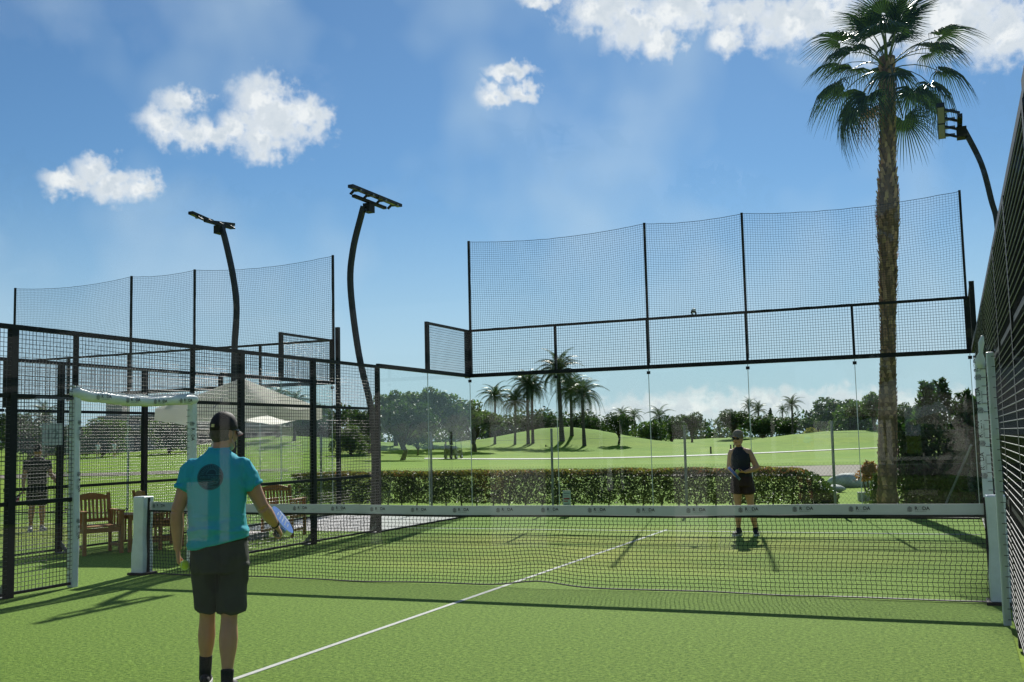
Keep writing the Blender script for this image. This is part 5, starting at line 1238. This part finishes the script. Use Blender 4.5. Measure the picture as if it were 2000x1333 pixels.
# things on the course ------------------------------------------------------------
def bollards():
    labs = ['leftmost black post of the trio beside the cap of the woman', 'middle black post of the trio beside the cap of the woman', 'rightmost black post of the trio beside the cap of the woman', 'lone dark post left of the trio by the cart path', 'short dark marker on the mound between palms']
    for lab, (x, v, h) in zip(labs, ((1420, 122, .62), (1426, 123, .58), (1431, 124, .52), (1381, 112, .7), (1061, 138, .25))):
        u = PX(x, v); p = course(u, v, hgt(u, v)); t = thing('marker_post', lab, 'post', p, group='marker posts on the golf course')
        link('shaft', MB().tube([(0, 0, -.1), (0, 0, h)], [.09, .085], 8).mesh('shaft', 'black'), t, loc=(0, 0, 0)); link('cap', MB().ellipsoid((0, 0, h), (.10, .10, .05), 8, 6).mesh('cap', 'black'), t, loc=(0, 0, 0))
bollards()
def golf_cart():
    u, v = PX(881, 105.5), 105.5; p = course(u, v, hgt(u, v)+.06); t = thing('golf_cart', 'dark golf cart parked on the path beneath the trees', 'golf cart', p, R(95))
    def put(mb, n, m, par=t, smooth=False): return link(n, mb.mesh(n, m, smooth), par, loc=(0, 0, 0))
    b = MB(); b.box((0, 0, .42), (2.2, 1.15, .22)); b.box((.85, 0, .66), (.5, 1.1, .34)); b.box((-.75, 0, .68), (.8, 1.12, .34)); b.box((1.08, 0, .55), (.14, 1.0, .3)); put(b, 'body', 'cart')
    put(MB().box((-.25, 0, .78), (.5, 1.1, .12)), 'seat', 'grey'); put(MB().box((-.5, 0, 1.02), (.1, 1.1, .42), rot=Matrix.Rotation(-.15, 3, 'Y')), 'backrest', 'grey')
    r = MB(); r.box((.05, 0, 1.86), (1.75, 1.2, .06)); r.box((.05, 0, 1.90), (1.55, 1.05, .05)); put(r, 'roof', 'cart')
    for x in (-.75, .85):
        for y in (-.54, .54): put(MB().beam((x*1.05, y, .5), (x*.92, y, 1.84), .035), 'pillar', 'cart')
    put(MB().box((.80, 0, 1.32), (.012, 1.05, .8), rot=Matrix.Rotation(-.1, 3, 'Y')), 'windscreen', 'glass'); put(MB().tube([(.62, .25, .80), (.45, .25, 1.0)], .025, 6), 'steering_column', 'black')
    for x in (-.72, .78):
        for y in (-.55, .55):
            w = put(MB().tube([(x, y-.09, .23), (x, y+.09, .23)], .23, 16), 'wheel', 'tyre'); link('rim', MB().tube([(x, y-.1, .23), (x, y+.1, .23)], .12, 12).mesh('rim', 'white'), w, loc=(0, 0, 0))
    for y in (-.25, .25):
        g = put(MB().tube([(-1.15, y, .55), (-1.32, y, 1.25)], .13, 10), 'golf_bag', 'black')
golf_cart()
u_, v_ = PX(866, 105), 105; standing('golfer in khaki standing beside the dark golf cart', tuple(course(u_, v_, hgt(u_, v_)+.06)), 90, ['khaki', 'black', False, 'black'], .03, None, None, .98)
for lab, x, v in (('left one of two far golfers in white seen through the doorway', 190, 112), ('right one of two far golfers in white seen through the doorway', 222, 112)):
    u_ = PX(x, v); standing(lab, tuple(course(u_, v, hgt(u_, v))), 150, ['white', 'khaki', True, 'white'], .03)

def clubhouse():
    v = 150; u = PX(285, v); p = course(u, v, hgt(u, v)); t = thing('clubhouse', 'low clubhouse with square tower and dark veranda seen through the doorway', 'building', p, math.atan2(RT.y, RT.x))
    def put(mb, n, m, par=t): return link(n, mb.mesh(n, m), par, loc=(0, 0, 0))
    w = MB(); w.bbox((-15, 0, 0), (19, 9, 3.6)); put(w, 'wall', 'stucco')
    put(MB().bbox((-16, -2.4, 3.6), (20, 9.6, 4.3)), 'roof', 'roofg'); put(MB().bbox((-6, -.5, 4.3), (7, 7, 5.3)), 'upper_storey', 'stucco'); put(MB().bbox((-6.6, -1.1, 5.3), (7.6, 7.6, 5.75)), 'upper_roof', 'roofg')
    tw = put(MB().bbox((-6.2, 1, 4.31), (-3.9, 4, 7.9)), 'tower', 'stucco'); link('tower_cap', MB().bbox((-6.4, .8, 7.9), (-3.7, 4.2, 8.2)).mesh('tower_cap', 'roofg'), tw, loc=(0, 0, 0))
    for k in range(11):
        x = -14.2+3.1*k; win = put(MB().bbox((x, -.03, .3), (x+2.2, .05, 2.9)), 'window', 'dark'); link('window_frame', MB().bbox((x+1.06, -.06, .3), (x+1.14, -.035, 2.9)).mesh('window_frame', 'stucco'), win, loc=(0, 0, 0))
        put(MB().bbox((x-.55, -2.2, 0), (x-.25, -1.9, 3.6)), 'column', 'stucco')
    for k in range(5): x = -5+2.4*k; put(MB().bbox((x, -.53, 4.5), (x+1.6, -.46, 5.2)), 'window', 'dark')
clubhouse()

# ------------------------------------------------------------------ between the courts
def make_chair():
    t = thing('garden_chair', '', 'chair', (0, 0, 0)); w, d = .56, .52
    def put(mb, n): return link(n, mb.mesh(n, 'teak'), t, loc=(0, 0, 0))
    for x in (-w/2, w/2):
        put(MB().bbox((x-.025, -d/2-.025, 0), (x+.025, -d/2+.025, .64)), 'leg'); put(MB().beam((x, d/2, 0), (x, d/2+.02, .45), .05, .045), 'leg'); put(MB().beam((x, d/2+.021, .451), (x, d/2+.12, .92), .05, .04), 'back_post')
        put(MB().box((x, .0, .655), (.07, d+.10, .028)), 'armrest'); put(MB().box((x, 0, .36), (.03, d-.06, .06)), 'side_rail'); put(MB().box((x, 0, .12), (.03, d-.06, .04)), 'stretcher')
        for k in range(4): put(MB().box((x, -.18+.12*k, .515), (.018, .035, .245)), 'arm_slat')
    put(MB().box((0, -d/2, .37), (w-.06, .03, .07)), 'front_rail')
    for k in range(7): put(MB().box((0, -d/2+.02+.08*k, .425), (w-.055, .062, .020)), 'seat_slat')
    tr = MB(); n = 8
    for i in range(n): x0, x1 = -w/2+.03+(w-.06)*i/n, -w/2+.03+(w-.06)*(i+1)/n; za, zb = [.88+.045*math.sin(math.pi*j/n) for j in (i, i+1)]; tr.add([(x0, .335, .82), (x1, .335, .82), (x1, .335, zb), (x0, .335, za), (x0, .365, .82), (x1, .365, .82), (x1, .365, zb), (x0, .365, za)], [(0, 1, 2, 3), (7, 6, 5, 4), (3, 2, 6, 7), (0, 4, 5, 1)])
    put(tr, 'top_rail'); put(MB().box((0, .29, .50), (w-.06, .025, .05)), 'lower_back_rail')
    for k in range(8): x = -.21+.06*k; put(MB().beam((x, .292, .526), (x, .347, .819), .032, .014, up=(0, 1, 0)), 'back_slat')
    return t
ch = make_chair(); GC = 'wooden garden chairs between the two courts'
ch['label'] = 'wooden slatted chair nearest the left post of the doorway'; ch['group'] = GC; ch.location = (-7.75, 2.05, -.006); ch.rotation_euler = (0, 0, R(62))
copy_tree(ch, 'wooden slatted chair behind the white net post padding', GC, (-7.55, 3.25, -.006), R(148))
copy_tree(ch, 'wooden slatted chair right of the man, by the dark post', GC, (-6.45, 5.15, -.006), R(190))
copy_tree(ch, 'wooden slatted chair half hidden behind the man', GC, (-7.1, 4.35, -.006), R(215))
def side_table():
    t = thing('side_table', 'low wooden slatted table between the chairs behind the doorway', 'table', (-7.42, 2.62, -.006), R(60))
    def put(mb, n): return link(n, mb.mesh(n, 'teak'), t, loc=(0, 0, 0))
    for x in (-.24, .24):
        for y in (-.24, .24): put(MB().bbox((x-.025, y-.025, 0), (x+.025, y+.025, .56)), 'leg')
    for k in range(7): put(MB().box((0, -.255+.085*k, .572), (.58, .07, .022)), 'top_slat')
    for y in (-.24, .24): put(MB().box((0, y, .52), (.43, .025, .06)), 'apron'); put(MB().box((0, y, .14), (.43, .025, .04)), 'stretcher')
    for k in range(5):
        for y in (-.24, .24): put(MB().box((-.16+.08*k, y, .325), (.03, .016, .328)), 'side_slat')
side_table()
def parasol(label, loc, w, ztop, zedge, rz, mat_='canvas'):
    t = thing('parasol', label, 'parasol', loc, rz); h = w/2
    def put(mb, n, m, smooth=False): return link(n, mb.mesh(n, m, smooth), t, loc=(0, 0, 0))
    mb = MB(); n = 10; ring = []
    for k in range(9):
        f = k/8; r = h*f
        for side in range(4):
            for i in range(n):
                s_ = -1+2*i/n; p = {0: (s_, -1), 1: (1, s_), 2: (-s_, 1), 3: (-1, -s_)}[side]
                e = max(0, 1-abs(s_)); z = ztop-(ztop-zedge)*(f**.92) - .06*e*math.sin(f*math.pi*.5)**2 + .02*noise.noise(Vector((p[0]*3, p[1]*3, f*3)))
                mb.v.append((p[0]*r, p[1]*r, z))
    m = 4*n
    for k in range(8):
        for j in range(m): mb.f.append((k*m+j, k*m+(j+1) % m, (k+1)*m+(j+1) % m, (k+1)*m+j)); mb.mi.append(0)
    o = put(mb, 'canopy', mat_, True)
    v = MB()
    for j in range(m):
        a = mb.v[8*m+j]; b = mb.v[8*m+(j+1) % m]; d = .20+.025*math.sin(j*1.1); d2 = .20+.025*math.sin(((j+1) % m)*1.1)
        v.add([a, b, (b[0]*1.005, b[1]*1.005, b[2]-d2), (a[0]*1.005, a[1]*1.005, a[2]-d)], [(0, 1, 2, 3)])
    put(v, 'valance', mat_)
    put(MB().tube([(0, 0, 0), (0, 0, ztop-.02)], .03, 10), 'pole', 'galv'); put(MB().box((0, 0, .05), (.7, .7, .1)), 'base', 'concrete')
    for sx, sy in ((1, 1), (1, -1), (-1, 1), (-1, -1), (1, 0), (-1, 0), (0, 1), (0, -1)): put(MB().beam((0, 0, ztop-.07), (h*.97*sx, h*.97*sy, zedge-.035+(0 if sx*sy else -.03)), .02), 'rib', 'galv')
    return t
parasol('cream square parasol standing between the two courts behind the man', (-6.95, 4.6, -.006), 2.1, 2.82, 2.28, R(8))
def board(name, label, c, w, h, rz, marks, cat='sign', mat_='paper'):
    t = thing(name, label, cat, c, rz)
    link('panel', MB().box((0, 0, 0), (w, .012, h)).mesh('panel', mat_), t, loc=(0, 0, 0))
    for (kind, a, b_, s_, m) in marks:
        if isinstance(kind, str) and kind != 'bar': v, f = text_geo(kind, s_); mb = MB().add([(a+p[0], -.008, b_+p[1]) for p in v], f)
        else: mb = MB().box((a, -.008, b_), (s_[0], .003, s_[1]))
        link('lettering', mb.mesh('lettering', m), t, loc=(0, 0, 0))
board('court_sign', 'white board on the mesh above the player in black', (-8.44, 1.78, 1.86), .30, .34, R(48), [('12', -.105, -.075, .20, 'ink2')])
board('court_sign', 'tall white board on the mesh behind the black cap', (-8.42, 5.80, 1.80), .24, .52, R(48), [('bar', 0, .12, (.16, .03), 'ink2'), ('bar', 0, .02, (.16, .02), 'ink2'), ('bar', 0, -.08, (.16, .02), 'ink2')])
board('notice_board', 'small white notice with red lines at the foot of the far glass', (-2.86, 10.06, .36), .17, .34, 0, [('bar', 0, .11, (.13, .025), 'ink2'), ('bar', -.01, .06, (.11, .015), 'ink2'), ('bar', 0, .0, (.13, .03), 'redink'), ('bar', -.02, -.05, (.09, .02), 'redink'), ('bar', 0, -.11, (.12, .02), 'ink2')])
# ball wedged on the upper rail
o = MB().ellipsoid((0, 0, 0), (.045, .045, .05), 12, 9).build('stuck_ball', 'rwhite', None, True, loc=(-.02, 9.99, 4.10)); tag(o, 'small white object sitting on the upper rail in front of the stop net', 'ball')
link('dark_wrap', MB().tube([(-.03, 0, -.075), (-.045, -.02, -.04), (-.03, -.03, 0), (.0, -.045, -.02), (.04, -.02, -.04), (.04, 0, -.075)], .018, 6).mesh('dark_wrap', 'black'), o, loc=(0, 0, 0))

# ------------------------------------------------------------------ behind the camera: what the near glass mirrors
def pavilion():
    t = thing('pavilion', 'white terrace pavilion mirrored faintly in the near glass', 'building', (-2, -24, 0))
    def wbox(a, b, n='wall', m='wallw'): return MB().bbox(a, b).build(n, m, t)
    for x0, x1, h_ in ((-7.65, -7.2, 1.0), (-6.95, -6.75, 2.7), (-4.0, -3.8, 2.7), (-1.9, -1.0, 2.2), (.95, 1.42, 2.15), (1.55, 1.8, 2.15)): wbox((x0, -24.4, 0), (x1, -24, h_))
    wbox((-16, -24.5, 2.7), (2.3, -23.6, 2.95), 'lintel', 'roofg'); wbox((-16, -30, 2.95), (2.3, -23.4, 3.7), 'roof', 'roofg')
    wbox((-16, -27, 0), (2.3, -26.8, 2.7), 'inner_wall', 'dark')
pavilion()
for k, (x, y) in enumerate(((-14, -36), (-7, -37), (-1, -38), (5, -49), (11, -44), (17, -38), (-20, -31), (11, -31))):
    p = Vector((x, y, -.03)); t = thing('tree', ['dark tree behind the outer end of the pavilion', 'low dark tree behind the middle of the pavilion', 'dark tree behind the inner end of the pavilion', 'dark tree behind the white screen wall', 'wide low tree right of the white screen wall', 'dark tree at the far corner of the terrace', 'round tree beyond the closed end of the pavilion', 'dark tree mirrored beside the terrace parasol'][k], 'tree', p, k*.8)
    pr = (TA, TD, TB)[k % 3]
    for nm, me in zip(('trunk', 'crown'), pr): link(nm, me, t, loc=(0, 0, 0), scale=1.35 if pr is not TD else 1.9)
parasol('cream terrace parasol mirrored in the near glass at right', (3.9, -38, 0), 3.0, 2.75, 2.2, R(10))
o = MB().bbox((2.6, -42.2, 0), (5.6, -42, 2.3)).build('screen_wall', 'wallw'); tag(o, 'white screen wall mirrored below the terrace parasol', 'wall')
